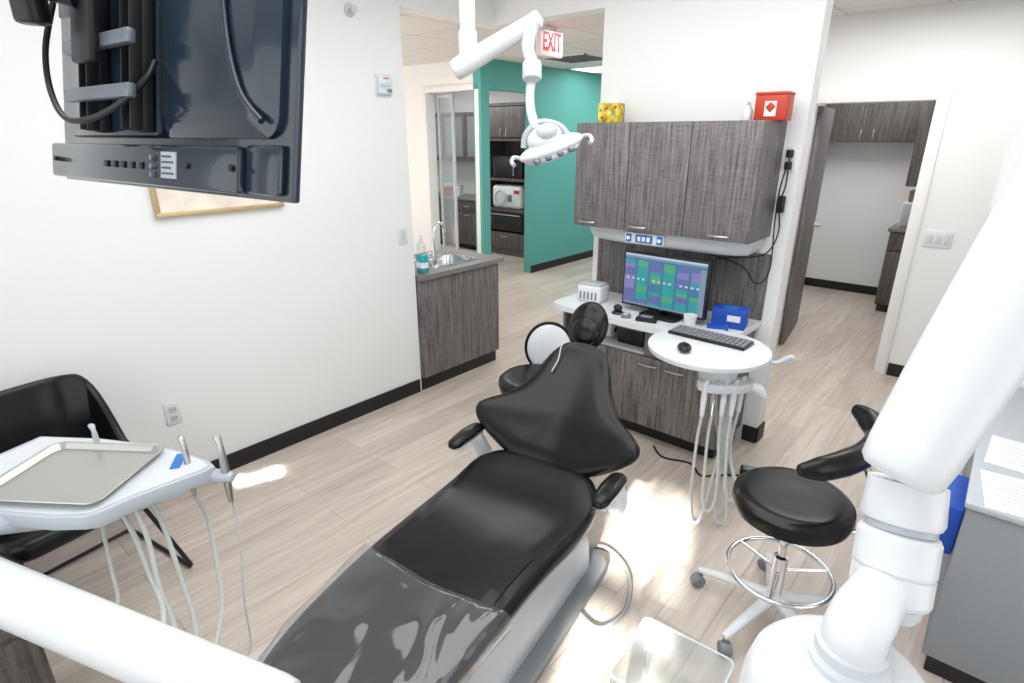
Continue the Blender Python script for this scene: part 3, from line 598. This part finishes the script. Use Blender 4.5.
hd=obj('headrest',MB().ell(hc,(.094,.115,.042),R=hR,u=32,v=20),'leather',ch)
obj('pillow',MB().ell(hc+hR@V((0,-.025,.018)),(.072,.07,.036),R=hR),'leather',hd)
obj('headrest_bar',MB().box(V((-.03,.585,.93))-bd*.05-bn*.045,(.05,.26,.012),R=Mx.Rotation(BA,3,'X'),bev=.004),'chrome',ch)
for sx,(w_,s_,z_) in ((-1,(-.345,.06,.60)),(1,(.345,-.04,.635))):
    obj('armrest',MB().tube([V((w_,s_-.11,z_-.012)),V((w_,s_-.085,z_)),V((w_,s_,z_+.004)),V((w_,s_+.08,z_)),V((w_,s_+.105,z_-.006))],[.012,.032,.037,.033,.014],16,5,flat=.62),'leather',ch)
    obj('armrest_bracket',MB().tube([(w_,s_+.05,z_-.02),(w_,s_+.09,z_-.08),(w_*.96,s_+.12,z_-.15),(w_*.8,.17,.44),(w_*.3,.19,.42)],[.028,.034,.036,.034,.028],14,5),'white',ch)
    obj('armrest_base',MB().box((w_,s_,z_-.026),(.05,.18,.014),bev=.005),'white',ch)
M2=MW[ch.name]
cl=obj('bib_clip_cord',MB().tube([M2@fb(-.085,.53,.092),M2@fb(-.10,.50,.098),M2@fb(-.095,.44,.092),M2@fb(-.105,.38,.090)],.0025,6,5),'hose')
tag(cl,'thin pale bib cord lying on the chair backrest below the headrest','bib cord')
k=obj('floor_hose',MB().tube([onz(575,548,.02),onz(605,547,.012),onz(628,572,.012),onz(626,608,.012),onz(600,628,.012),onz(578,610,.012),onz(572,590,.03)],.009,10,10),'hosed'); tag(k,'grey hose looping on the floor at the right of the dental chair','hose')
# ================================================================ stools
def stool(name,label,loc,rz,sz,r,legmt='chrome',ring=True):
    t=thing(name,label,'stool',loc,rz)
    prof=[(.001,sz-.085),(r-.03,sz-.085),(r-.008,sz-.075),(r,sz-.045),(r-.003,sz-.02),(r-.02,sz-.004),(r-.05,sz),(r*.4,sz-.006),(.001,sz-.008)]
    obj('seat',MB().lathe((0,0,0),prof,48),'leather',t)
    obj('seat_plate',MB().lathe((0,0,0),[(.001,sz-.11),(.08,sz-.11),(.1,sz-.086),(.001,sz-.086)]),'black',t)
    obj('gas_column',MB().lathe((0,0,0),[(.001,.08),(.032,.08),(.032,.1),(.026,.11),(.026,.30),(.014,.305),(.014,sz-.1),(.001,sz-.1)]),'chrome',t)
    obj('height_lever',MB().tube([(0,0,sz-.1),(.12,-.05,sz-.1),(.19,-.08,sz-.105)],.005,8),'chrome',t)
    if ring:
        q=MB().tube([(.185*math.cos(a),.185*math.sin(a),.235) for a in [i*2*PI/40 for i in range(41)]],.009,10)
        for i in range(3):
            a=i*2*PI/3; q.cyl((.03*math.cos(a),.03*math.sin(a),.235),(.18*math.cos(a),.18*math.sin(a),.235),.007,seg=10)
        obj('foot_ring',q,'chrome',t)
    for i in range(5):
        a=i*2*PI/5; d=V((math.cos(a),math.sin(a),0)); 
        lg=obj('leg',MB().tube([d*.02+V((0,0,.11)),d*.14+V((0,0,.098)),d*.27+V((0,0,.078)),d*.295+V((0,0,.074))],[.026,.021,.016,.012],12,4,flat=.8),legmt,t)
        e=d*.285; sd=V((-d.y,d.x,0)); tr=(d*.6+sd*.8)
        cw=MB(); nrm=V((-tr.y,tr.x,0)); cc=e+V((0,0,.026))+tr*.012
        cw.cyl(cc-nrm*.022,cc+nrm*.022,.026,seg=18,bev=.004)
        obj('caster',cw,'grey',lg)
        obj('caster_stem',MB().cyl(e+V((0,0,.045)),e+V((0,0,.078)),.009),'grey',lg)
    return t
st=stool('assistant_stool','round black stool with curved arm support and chrome foot ring',(-.375,2.0,0),math.radians(38),.58,.205,'white')
az=.80
A1=[onz(799,470,az),onz(820,469,az),onz(845,463,az),onz(866,453,az),onz(877,437,az+.01),onz(870,421,az+.02),onz(857,410,az+.02)]
obj('arm_support',MB().tube(A1,[.016,.036,.041,.040,.036,.040,.022],16,6,flat=1.12),'leather',st,True)
e=onz(866,462,az-.03)
obj('support_bar',MB().tube([V((-.375,2.0,.485)),V((-.25,2.02,.485)),V((-.15,2.05,.50)),V((-.13,2.055,.6)),V((e.x,e.y,az-.03))],.012,10,6),'chrome',st,True)
s2=stool('operator_stool','black stool with white oval backrest behind the dental chair',(-1.76,2.25,0),.3,.57,.21,'chrome',False)
bk=V((-1.84,2.46,.655)); nb=(CAM-bk); nb.z=0; nb.normalize(); rb=V((-nb.y,nb.x,0)); Rb=Mx(((rb.x,nb.x,0),(rb.y,nb.y,0),(0,0,1)))
obj('backrest',MB().ell(bk,(.128,.022,.145),R=Rb),'white',s2,True,label='white oval back shell with black rim')
obj('back_rim',MB().tube([bk+Rb@V((.132*math.cos(a),0,.150*math.sin(a))) for a in [i*2*PI/36 for i in range(37)]],.009,10),'leather',s2,True)
obj('back_post',MB().tube([V((-1.75,2.27,.465)),V((-1.80,2.40,.465)),V((-1.85,2.51,.48)),bk-nb*.03],.011,10,5),'chrome',s2,True)
# ================================================================ guest chair (left)
gc=thing('guest_chair','black leather bucket chair with thin black frame against the left wall','chair',(-2.64,.27,0),math.radians(100))
N=32; outer=[]
def sgp(v_,e_): return math.copysign(abs(v_)**e_,v_)
for i in range(N+1):
    a=PI*i/N
    x=.29*sgp(math.cos(a),.5); y=-.12+.34*(abs(math.sin(a))**.55)
    tt=min(1,max(0,(y+.10)/.27)); tt=tt*tt*(3-2*tt)
    outer.append((x,y,.52+.33*tt))
def inset(p,d):
    v=V((p[0],p[1]+.05)); L=v.length; v=v*((L-d)/L); return v.x,v.y-.05
rA=[V((x*.84,y*.80,.39)) for x,y,h in outer]; rB=[V((x,y,h)) for x,y,h in outer]
rC=[V((*inset((x,y),.008),h+.008)) for x,y,h in outer]; rC2=[V((*inset((x,y),.020),h+.006)) for x,y,h in outer]
rD=[V((*inset((x,y),.030),h-.008)) for x,y,h in outer]; rE=[V((*inset((x*.88,y*.84),.035),.43)) for x,y,h in outer]
sh=MB()
loops=[rA,[a.lerp(b_,.35) for a,b_ in zip(rA,rB)],[a.lerp(b_,.7)*1.0 for a,b_ in zip(rA,rB)],rB,rC,rC2,rD,rE]
vv=[[sh.bm.verts.new(p) for p in r] for r in loops]
for a,b_ in zip(vv,vv[1:]+vv[:1]):
    for i in range(N): sh.bm.faces.new((a[i],a[i+1],b_[i+1],b_[i]))
sh.bm.faces.new([r[0] for r in vv]); sh.bm.faces.new([r[-1] for r in vv][::-1])
obj('backrest',sh,'leather',gc)
obj('seat',MB().cushion(rrect(-.245,.245,-.29,.17,.07),.08,.03,.012,lambda x,y,z:V((x,y,.39+z))),'leather',gc)
for sx in (-1,1):
    obj('leg_frame',MB().tube([(sx*.20,-.20,.39),(sx*.30,-.30,.02),(sx*.30,-.29,.011),(sx*.30,.22,.011),(sx*.30,.23,.02),(sx*.20,.16,.39)],.009,10),'steel',gc)
for a_,b__ in (((-.295,.2,.012),(.295,.2,.012)),((-.20,-.19,.38),(.20,-.19,.38)),((-.20,.15,.38),(.20,.15,.38))):
    obj('cross_bar',MB().cyl(a_,b__,.008,seg=10),'steel',gc)
# ================================================================ left instrument unit and tray
TR=math.radians(37); tcx,tcy=-1.727,.234; TZ=.945
iu=thing('instrument_unit','white tray arm unit with hanging hoses beside the dental chair foot','instrument unit',(tcx,tcy,0),TR)
TP=[onz(x,y,TZ) for x,y in ((40,436),(100,438),(152,444),(184,452),(210,461),(215,466),(206,471),(170,484),(130,499),(98,513),(84,517),(50,518),(0,514),(-45,508),(-60,492),(-20,462))]
TPo=[tuple(p[:2]) for p in TP]
obj('tabletop',MB().prism(TPo,TZ-.038,TZ,bev=.004),'lgrey',iu,True)
cx_=sum(p[0] for p in TPo)/len(TPo); cy_=sum(p[1] for p in TPo)/len(TPo)
obj('top_mat',MB().prism([(cx_+(x-cx_)*.94,cy_+(y-cy_)*.94) for x,y in TPo],TZ,TZ+.003),'offw',iu,True)
obj('underbody',MB().prism([(cx_+(x-cx_)*.72,cy_+(y-cy_)*.72) for x,y in TPo],TZ-.075,TZ-.037,bev=.01),'offw',iu,True)
h1=onz(188,464,TZ); h2=onz(225,470,TZ-.01); h3=onz(98,446,TZ)
ibar=(h2-h1).normalized()
obj('instrument_bar',MB().tube([h1-ibar*.03+V((0,0,-.03)),h1+V((0,0,-.03)),h2+V((0,0,-.02)),h2+ibar*.02+V((0,0,-.02))],[.016,.02,.018,.012],12),'lgrey',iu,True)
cpn=onz(178,461,TZ+.004)
obj('control_panel',MB().box(cpn,(.025,.08,.003),rz=TR+.35,bev=.001),'bluel',iu,True)
end=pt(288,712,1.15); st_=pt(-70,562,1.32)
d_=(end-st_)
obj('lower_arm',MB().tube([st_-d_*.02,st_,st_+d_*.03,end-d_*.04,end-d_*.008,end],[.035,.056,.060,.060,.056,.04],24,0,flat=1.0),'white',iu,True)
q0=pt(-70,552,1.32); q1=V((cx_,cy_,TZ-.10))
obj('upper_arm',MB().tube([q0+V((0,0,.06)),q0.lerp(q1,.3)+V((0,0,.045)),q0.lerp(q1,.7)+V((0,0,.02)),q1+V((0,0,.01))],[.04,.042,.042,.04],16,4,flat=.8),'lgrey',iu,True)
obj('pivot',MB().cyl(st_+V((0,0,-.06)),st_+V((0,0,.12)),.055,bev=.01),'offw',iu,True)
obj('post',MB().cyl((end.x+.015,end.y-.05,.03),(end.x+.015,end.y-.05,end.z+.02),.04,bev=.01),'white',iu,True)
obj('post_base',MB().cyl((end.x+.015,end.y-.05,0),(end.x+.015,end.y-.05,.035),.11,bev=.01),'offw',iu,True)
for i,a in enumerate((h1,h2,h3)):
    sc_=[.8,1.0,.8][i]; hh=[.075,.095,.06][i]
    obj('handpiece',MB().tube([a+V((0,0,-.10)),a+V((0,0,-.05)),a+V((0,0,.0)),a+V((0,0,hh*.6)),a+V((-.003,0,hh*.85)),a+V((-.012,0,hh)),a+V((-.02,-.004,hh+.002))],[.007*sc_,.010*sc_,.011*sc_,.009*sc_,.007*sc_,.011*sc_,.006*sc_],12,3),'brush' if i<2 else 'lgrey',iu,True)
def hz(P,r_=.0065): obj('hose',MB().tube(P,r_,8,8),'hose',iu,True)
hz([h2+V((0,0,-.10)),pt(232,500,1.75),pt(240,540,1.78),pt(244,600,1.8),pt(250,650,1.85),pt(225,672,1.8)],.003)
hz([h1+V((0,0,-.10)),pt(208,520,1.7),pt(218,570,1.7),pt(222,610,1.68),pt(210,660,1.6),pt(185,672,1.55)])
hz([onz(150,500,TZ-.05),pt(163,525,1.55),pt(178,570,1.55),pt(196,630,1.55),pt(190,655,1.5),pt(160,640,1.42)])
hz([onz(135,507,TZ-.05),pt(148,540,1.5),pt(160,590,1.5),pt(176,632,1.5),pt(170,665,1.45)])
hz([onz(120,512,TZ-.05),pt(134,535,1.5),pt(150,575,1.5),pt(163,610,1.48),pt(160,650,1.4)])
hz([onz(100,515,TZ-.05),pt(105,540,1.5),pt(113,575,1.5),pt(118,600,1.5),pt(112,640,1.45)],.005)
t=thing('instrument_tray','rectangular steel instrument tray on the white tray unit','tray',(tcx-.01,tcy,TZ+.003),TR)
O=rrect(-.168,.168,-.14,.14,.03); 
tb=MB()
def of(P,d): 
    return [(x-(d if x>0 else -d),y-(d if y>0 else -d)) for x,y in P]
tb.rings([[V((*p,.001)) for p in of(O,.016)],[V((*p,.013)) for p in of(O,.006)],[V((*p,.015)) for p in O],[V((*p,.017)) for p in O],[V((*p,.017)) for p in of(O,.008)],[V((*p,.004)) for p in of(O,.018)]])
obj('pan',tb,'tray',t); obj('rim',MB().tube([(*p,.016) for p in O+O[:1]],.0025,6),'brush',t)
t=thing('low_cabinet','dark woodgrain low cabinet under the tray unit at the left','cabinet',(-2.04,-.22,0))
obj('body',MB().bb(-2.25,-1.83,-.5,.064,.06,.5,bev=.004),'wooddark',t,True); obj('toe_kick',MB().bb(-2.23,-1.85,-.48,.04,0,.06),'base',t,True); obj('door',MB().bb(-1.83,-1.815,-.49,.055,.08,.49,bev=.002),'wooddark',t,True)
# ================================================================ TELEVISION
BR=pt(292,203,.80); BL=pt(66,180,1.25); BL.z=BR.z
mid=(BR+BL)/2; ang=math.atan2(BR.y-BL.y,BR.x-BL.x); W2=(BR-BL).length/2
tv=thing('television','flat television seen from behind hanging tilted from a mount','television',mid,ang)
Tt=Mx.Rotation(-math.radians(11),3,'X')
def tb_(mb_,x0,x1,y0_,y1_,z0,z1,bev=.004):
    c=V(((x0+x1)/2,(y0_+y1_)/2,(z0+z1)/2)); mb_.box(Tt@c,(abs(x1-x0),abs(y1_-y0_),abs(z1-z0)),R=Tt,bev=bev); return mb_
HT=.50
obj('panel',tb_(MB(),-W2,W2,0,.014,0,HT),'bluegrey',tv)
obj('screen',tb_(MB(),-W2+.012,W2-.012,.0145,.017,.012,HT-.012,0),'gloss',tv)
rc=MB()
P0=rrect(.06,W2-.022,.085,HT-.02,.03); P1=rrect(.08,W2-.055,.105,HT-.05,.04)
rc.rings([[Tt@V((x,0,z)) for x,z in P0],[Tt@V((x,-.010,z)) for x,z in P0],[Tt@V((x,-.022,z)) for x,z in P1],[Tt@V((x,-.025,z)) for x,z in [((x-.22)*.93+.22,(z-.28)*.93+.28) for x,z in P1]]])
obj('rear_cover',rc,'bluegrey',tv)
obj('rear_plate',tb_(MB(),-W2+.10,.06,-.022,0,.085,HT-.03,.008),'bluegrey',tv)
obj('cover_ridge',MB().tube([Tt@V((.37,-.024,.105)),Tt@V((.32,-.030,.15)),Tt@V((.28,-.030,.25)),Tt@V((.26,-.027,.42))],.005,10,6),'bluegrey',tv)
obj('lower_housing',tb_(MB(),-W2,W2-.10,-.024,0,.004,.072,.006),'bluegrey',tv)
obj('speaker_bar',tb_(MB(),W2-.098,W2-.015,-.014,0,.006,.076,.006),'bluegrey',tv)
stk=obj('sticker',tb_(MB(),.085,.135,-.0265,-.0242,.018,.060,0),'lgrey',tv)
for i in range(4): obj('print_line',tb_(MB(),.09,.128-.008*(i%2),-.028,-.0266,.024+i*.009,.027+i*.009,0),'ink',stk)
for i in range(5): obj('port',tb_(MB(),.0-.035*i,.018-.035*i,-.027,-.0245,.030,.042,.001),'black',tv)
for z_ in (.022,.036,.050): obj('socket',MB().cyl(Tt@V((.055,-.024,z_)),Tt@V((.055,-.030,z_)),.005,seg=12),'bar',tv)
for x_,z_ in ((-.38,.04),(.17,.04),(.30,.04)):
    obj('screw_recess',MB().cyl(Tt@V((x_,-.024,z_)),Tt@V((x_,-.0285,z_)),.005,seg=12),'black',tv)
RX=(-.13,.04)
for x_ in RX:
    obj('bracket_rail',tb_(tb_(tb_(MB(),x_-.018,x_+.018,-.042,-.024,.09,.47,.003),x_-.018,x_-.014,-.060,-.042,.09,.47,.001),x_+.014,x_+.018,-.060,-.042,.09,.47,.001),'steel',tv)
    for z_ in (.11,.15,.25,.40,.43): obj('bolt',MB().cyl(Tt@V((x_,-.042,z_)),Tt@V((x_,-.048,z_)),.007,seg=10),'brush',tv)
for z_ in (.135,.215,.33): obj('bracket_bar',tb_(MB(),-.175,.085,-.075,-.061,z_,z_+.022,.003),'bar',tv)
obj('bracket_plate',tb_(MB(),-.085,-.01,-.092,-.076,.19,.37,.006),'steel',tv)
obj('bracket_hook',tb_(MB(),-.16,-.10,-.083,-.075,.27,.36,.003),'bar',tv)
obj('cable',MB().tube([Tt@V((-.19,-.080,.30)),Tt@V((-.185,-.095,.22)),Tt@V((-.155,-.10,.15)),Tt@V((-.09,-.10,.10)),Tt@V((-.01,-.09,.10)),Tt@V((.06,-.07,.13)),Tt@V((.08,-.045,.17)),Tt@V((.07,-.028,.20))],.005,10,6),'black',tv)
pc=MW[tv.name]@(Tt@V((-.05,-.093,.29)))
pp=pt(36,30,.95); pp.z=0
tm=thing('television_mount','black ceiling mount holding the television','mount',(pp.x,pp.y,RC))
obj('pole',MB().cyl((pp.x,pp.y,pc.z+.02),(pp.x,pp.y,RC),.018),'black',tm,True)
obj('knuckle',MB().cyl((pp.x,pp.y,pc.z-.04),(pp.x,pp.y,pc.z+.14),.026,bev=.006),'black',tm,True)
obj('arm',MB().tube([(pp.x,pp.y,pc.z+.03),V((pp.x,pp.y,pc.z+.03)).lerp(pc,.5)+V((0,-.02,0)),pc],[.018,.02,.02],14),'steel',tm,True)
obj('ceiling_plate',MB().cyl((pp.x,pp.y,RC-.02),(pp.x,pp.y,RC),.08),'black',tm,True)
# ================================================================ OPERATING LIGHT
D=2.1
lt=thing('operating_light','white ceiling mounted dental operating light above the chair','operating light',(-1.68,1.69,RC))
j=pt(468,52,D); top_=V((j.x,j.y,RC))
obj('ceiling_pole',MB().cyl((j.x,j.y,j.z+.03),top_,.028),'white',lt,True)
obj('ceiling_canopy',MB().lathe((j.x,j.y,RC-.06),[(.001,0),(.06,0),(.09,.05),(.09,.06),(.001,.06)]),'white',lt,True)
obj('pole_joint',MB().cyl((j.x,j.y,j.z-.05),(j.x,j.y,j.z+.07),.034,bev=.008),'offw',lt,True)
a0=pt(456,70,2.08); a1=pt(538,19,2.0)
obj('spring_arm',MB().tube([a0-(a1-a0)*.03,a0,a0.lerp(a1,.15),a0.lerp(a1,.5),a0.lerp(a1,.9),a1,a1+(a1-a0)*.03],[.025,.036,.038,.034,.028,.030,.018],18,3),'white',lt,True)
a2=pt(533,66,2.04); a3=pt(531,112,2.05)
obj('drop_arm',MB().tube([a1+V((0,0,.01)),pt(530,30,2.01),pt(528,50,2.03),a2,pt(530,92,2.05),a3,pt(536,128,2.06)],[.026,.026,.022,.020,.015,.016,.018],16,4),'white',lt,True)
obj('joint_knob',MB().cyl(pt(532,62,2.02),pt(532,80,2.02),.034,bev=.008),'offw',lt,True)
hc2=pt(551,148,2.08)
Rh=Mx.Rotation(YAW,3,'Z')@Mx.Rotation(math.radians(-20),3,'Y')@Mx.Rotation(math.radians(6),3,'X')
hd=obj('lamp_head',MB().ell(hc2,(.122,.072,.034),R=Rh),'white',lt,True)
obj('lamp_back',MB().ell(hc2+V((0,0,.034))-Rr*.025,(.066,.056,.046),R=Rh),'white',hd,True)
obj('back_vent',MB().ell(hc2+V((0,0,.05))-Rr*.02-Hh*.02,(.045,.042,.034),R=Rh),'lgrey',hd,True)
obj('yoke',MB().tube([hc2-Rr*.10,hc2-Rr*.09+V((0,0,.05)),hc2-Rr*.04+V((0,0,.088)),hc2+Rr*.03+V((0,0,.075)),hc2+Rr*.07+V((0,0,.03))],.011,12,5),'lgrey',lt,True)
obj('lens',MB().ell(hc2+Rh@V((0,0,-.020)),(.106,.062,.024),R=Rh),'lens',hd,True)
for i in range(4): obj('reflector',MB().ell(hc2+Rh@V((-.065+.043*i,-.052,-.020)),(.015,.014,.013)),'bar',hd,True)
for sg in (-1,1):
    e0=hc2+Rh@V((sg*.112,0,0)); 
    obj('handle',MB().tube([e0,e0+Rr*sg*.03+V((0,0,.005)),e0+Rr*sg*.038-Hh*.04+V((0,0,-.01)),e0+Rr*sg*.028-Hh*.06+V((0,0,-.02))],.0075,10,5),'lgrey',lt,True)
# ================================================================ RIGHT SUPPORT ARM (near)
ra=thing('equipment_arm','large white jointed equipment arm on a domed post at the right','equipment arm',(-.06,.80,0))
dc=pt(836,705,.80)
obj('dome',MB().lathe(dc,[(.001,-.12),(.120,-.12),(.126,-.05),(.124,.005),(.116,.04),(.10,.062),(.078,.076),(.04,.083),(.001,.085)],56),'white',ra,True)
obj('post',MB().cyl((dc.x,dc.y,.03),(dc.x,dc.y,dc.z-.11),.07),'white',ra,True)
obj('post_base',MB().cyl((dc.x,dc.y,0),(dc.x,dc.y,.04),.2,bev=.012),'offw',ra,True)
ztop=dc.z+.083
obj('neck',MB().lathe((dc.x,dc.y,ztop-.01),[(.001,0),(.050,0),(.050,.018),(.044,.024),(.044,.04),(.038,.045),(.001,.045)],36),'offw',ra,True)
ca=pt(888,600,.80); cb=pt(906,492,.80); ax=(cb-ca)
E0=V((dc.x,dc.y,ztop+.01)); E3=ca+ax*.3
obj('elbow',MB().tube([E0,E0+V((0,0,.035)),V((dc.x,dc.y,ztop+.058)).lerp(E3,.22),V((dc.x,dc.y,ztop+.05)).lerp(E3,.6),E3],[.036,.039,.039,.036,.036],24,5),'white',ra,True)
obj('joint_cylinder',MB().tube([ca,ca+ax*.02,ca+ax*.06,ca+ax*.28,ca+ax*.285,ca+ax*.31,ca+ax*.315,ca+ax*.60,ca+ax*.64,ca+ax*.66],[.040,.047,.050,.0505,.048,.048,.051,.051,.048,.040],40),'white',ra,True,ang=25)
obj('joint_collar',MB().tube([ca+ax*.66,ca+ax*.72],[.044,.044],40),'lgrey',ra,True)
obj('upper_joint',MB().tube([ca+ax*.71,ca+ax*.73,ca+ax*.78,ca+ax*1.1],[.042,.048,.051,.048],40),'white',ra,True)
obj('joint_cap',MB().tube([ca-ax*.14,ca-ax*.13,ca-ax*.08,ca-ax*.0],[.025,.034,.040,.041],40),'offw',ra,True)
b0_=pt(903,468,.76); b1_=pt(1110,125,.70)
bx_=b1_-b0_
obj('spring_arm',MB().tube([b0_-bx_*.035,b0_-bx_*.028,b0_-bx_*.01,b0_+bx_*.05,b0_+bx_*.3,b0_+bx_*.6,b1_],[.028,.042,.050,.053,.058,.061,.063],40),'white',ra,True)
# ================================================================ right side cabinet etc.
t=thing('side_cabinet','low grey side cabinet with papers on top at the right edge','cabinet',(.45,2.7,0))
obj('body',MB().bb(.10,.85,2.10,3.34,.08,.69,bev=.003),'panelgrey',t,True); obj('toe_kick',MB().bb(.12,.83,2.12,3.34,0,.08),'base',t,True)
obj('top',MB().bb(.09,.87,2.09,3.34,.69,.71,bev=.004),'lgrey',t,True)
for i,(x,y,r_,l) in enumerate(((.275,2.24,.1,'white printed sheet nearest the front edge of the grey cabinet'),(.275,2.55,-.05,'white printed sheet lying further back on the grey cabinet'))):
    t=thing('paper_sheet',l,'paper',(x,y,.71+.0005),r_,group='papers on the grey cabinet')
    s_=obj('sheet',MB().box((0,0,.001),(.30,.26,.002)),'paper',t)
    q=MB()
    for k_ in range(7): q.box((-.02*(k_%3)*.3,-.08+k_*.024,.0024),(.22-.05*(k_%2),.003,.0006))
    obj('print_lines',q,'inkl',s_)
t=thing('blue_glove_box','bright blue box fixed on the left side of the grey cabinet','box',(.06,2.2,.5))
obj('body',MB().bb(.03,.098,2.16,2.42,.46,.64,bev=.006),'blue',t,True); obj('label_panel',MB().bb(.028,.03,2.2,2.38,.5,.6),'bluel',t,True)
bp_=onz(672,668,.35)
t=thing('acrylic_bin','clear acrylic bin on the floor between dental chair and stool','bin',(bp_.x,bp_.y,0),math.radians(4))
O=rrect(-.14,.14,-.13,.13,.02); I=rrect(-.135,.135,-.125,.125,.018); Ob=[(x*.85,y*.85) for x,y in O]; Ib=[(x*.85,y*.85) for x,y in I]
q=MB(); q.rings([[V((*p,0)) for p in Ob],[V((*p,.35)) for p in O],[V((*p,.352)) for p in I],[V((*p,.006)) for p in Ib]])
obj('body',q,'clear',t); obj('rim',MB().tube([(*p,.35) for p in O+O[:1]],.003,6),'lens',t)
for cx2,cy2 in ((-.134,-.124),(.134,-.124),(-.134,.124),(.134,.124)):
    obj('corner_edge',MB().cyl((cx2*.85,cy2*.85,.004),(cx2,cy2,.35),.0025,seg=8),'lens',t)
# ================================================================ LIGHTS
def area(loc,sx,sy,e,rot=(0,0,0),col=(1,1,1)):
    l=bpy.data.lights.new('area','AREA'); l.shape='RECTANGLE'; l.size=sx; l.size_y=sy; l.energy=e; l.color=col
    o=bpy.data.objects.new('area_lamp',l); C.objects.link(o); o.location=loc; o.rotation_euler=rot; return o
area((-1.1,1.4,2.72),2.4,2.8,68,col=(.98,.99,1))  # added fill under the room ceiling, no fixture modelled for it
area((-.6,-1.2,1.6),3.4,2.0,28,(math.radians(90),0,0),(.90,.96,1))  # added unseen lamp inside the rear wall, stands in for window daylight
area((1.9,1.2,1.6),2.2,1.6,18,(0,math.radians(90),0),(.93,.97,1))
area((-3.9,4.3,2.58),2.2,.6,25); area((-.7,4.3,2.58),1.6,.6,18); area((-3.9,7.4,2.58),1.2,2.2,26)
area((-6.8,6.1,2.58),2.0,.8,32); area((-1.1,6.5,2.58),1.0,1.2,24)
s=bpy.data.lights.new('sun','SUN'); s.energy=28; s.angle=.03; s.color=(1,.97,.92)
so=bpy.data.objects.new('sun',s); C.objects.link(so); so.rotation_euler=V((-.3,.85,-.43)).to_track_quat('-Z','Y').to_euler()
bl=area((-2.35,2.85,2.4),.13,.18,1.6,col=(1,.98,.95)); bl.data.spread=math.radians(1.2)  # added narrow beam, imitates a sun patch on the floor by the left wall
bl.rotation_euler=(V((-2.88,1.17,0))-V((-2.35,2.85,2.4))).to_track_quat('-Z','Y').to_euler()
w=bpy.data.worlds.new('world'); SC.world=w; w.use_nodes=True; w.node_tree.nodes['Background'].inputs[0].default_value=(.85,.92,1,1); w.node_tree.nodes['Background'].inputs[1].default_value=1.0
try:
    SC.view_settings.view_transform='Standard'; SC.view_settings.look='None'
except Exception as ex_: print(ex_)
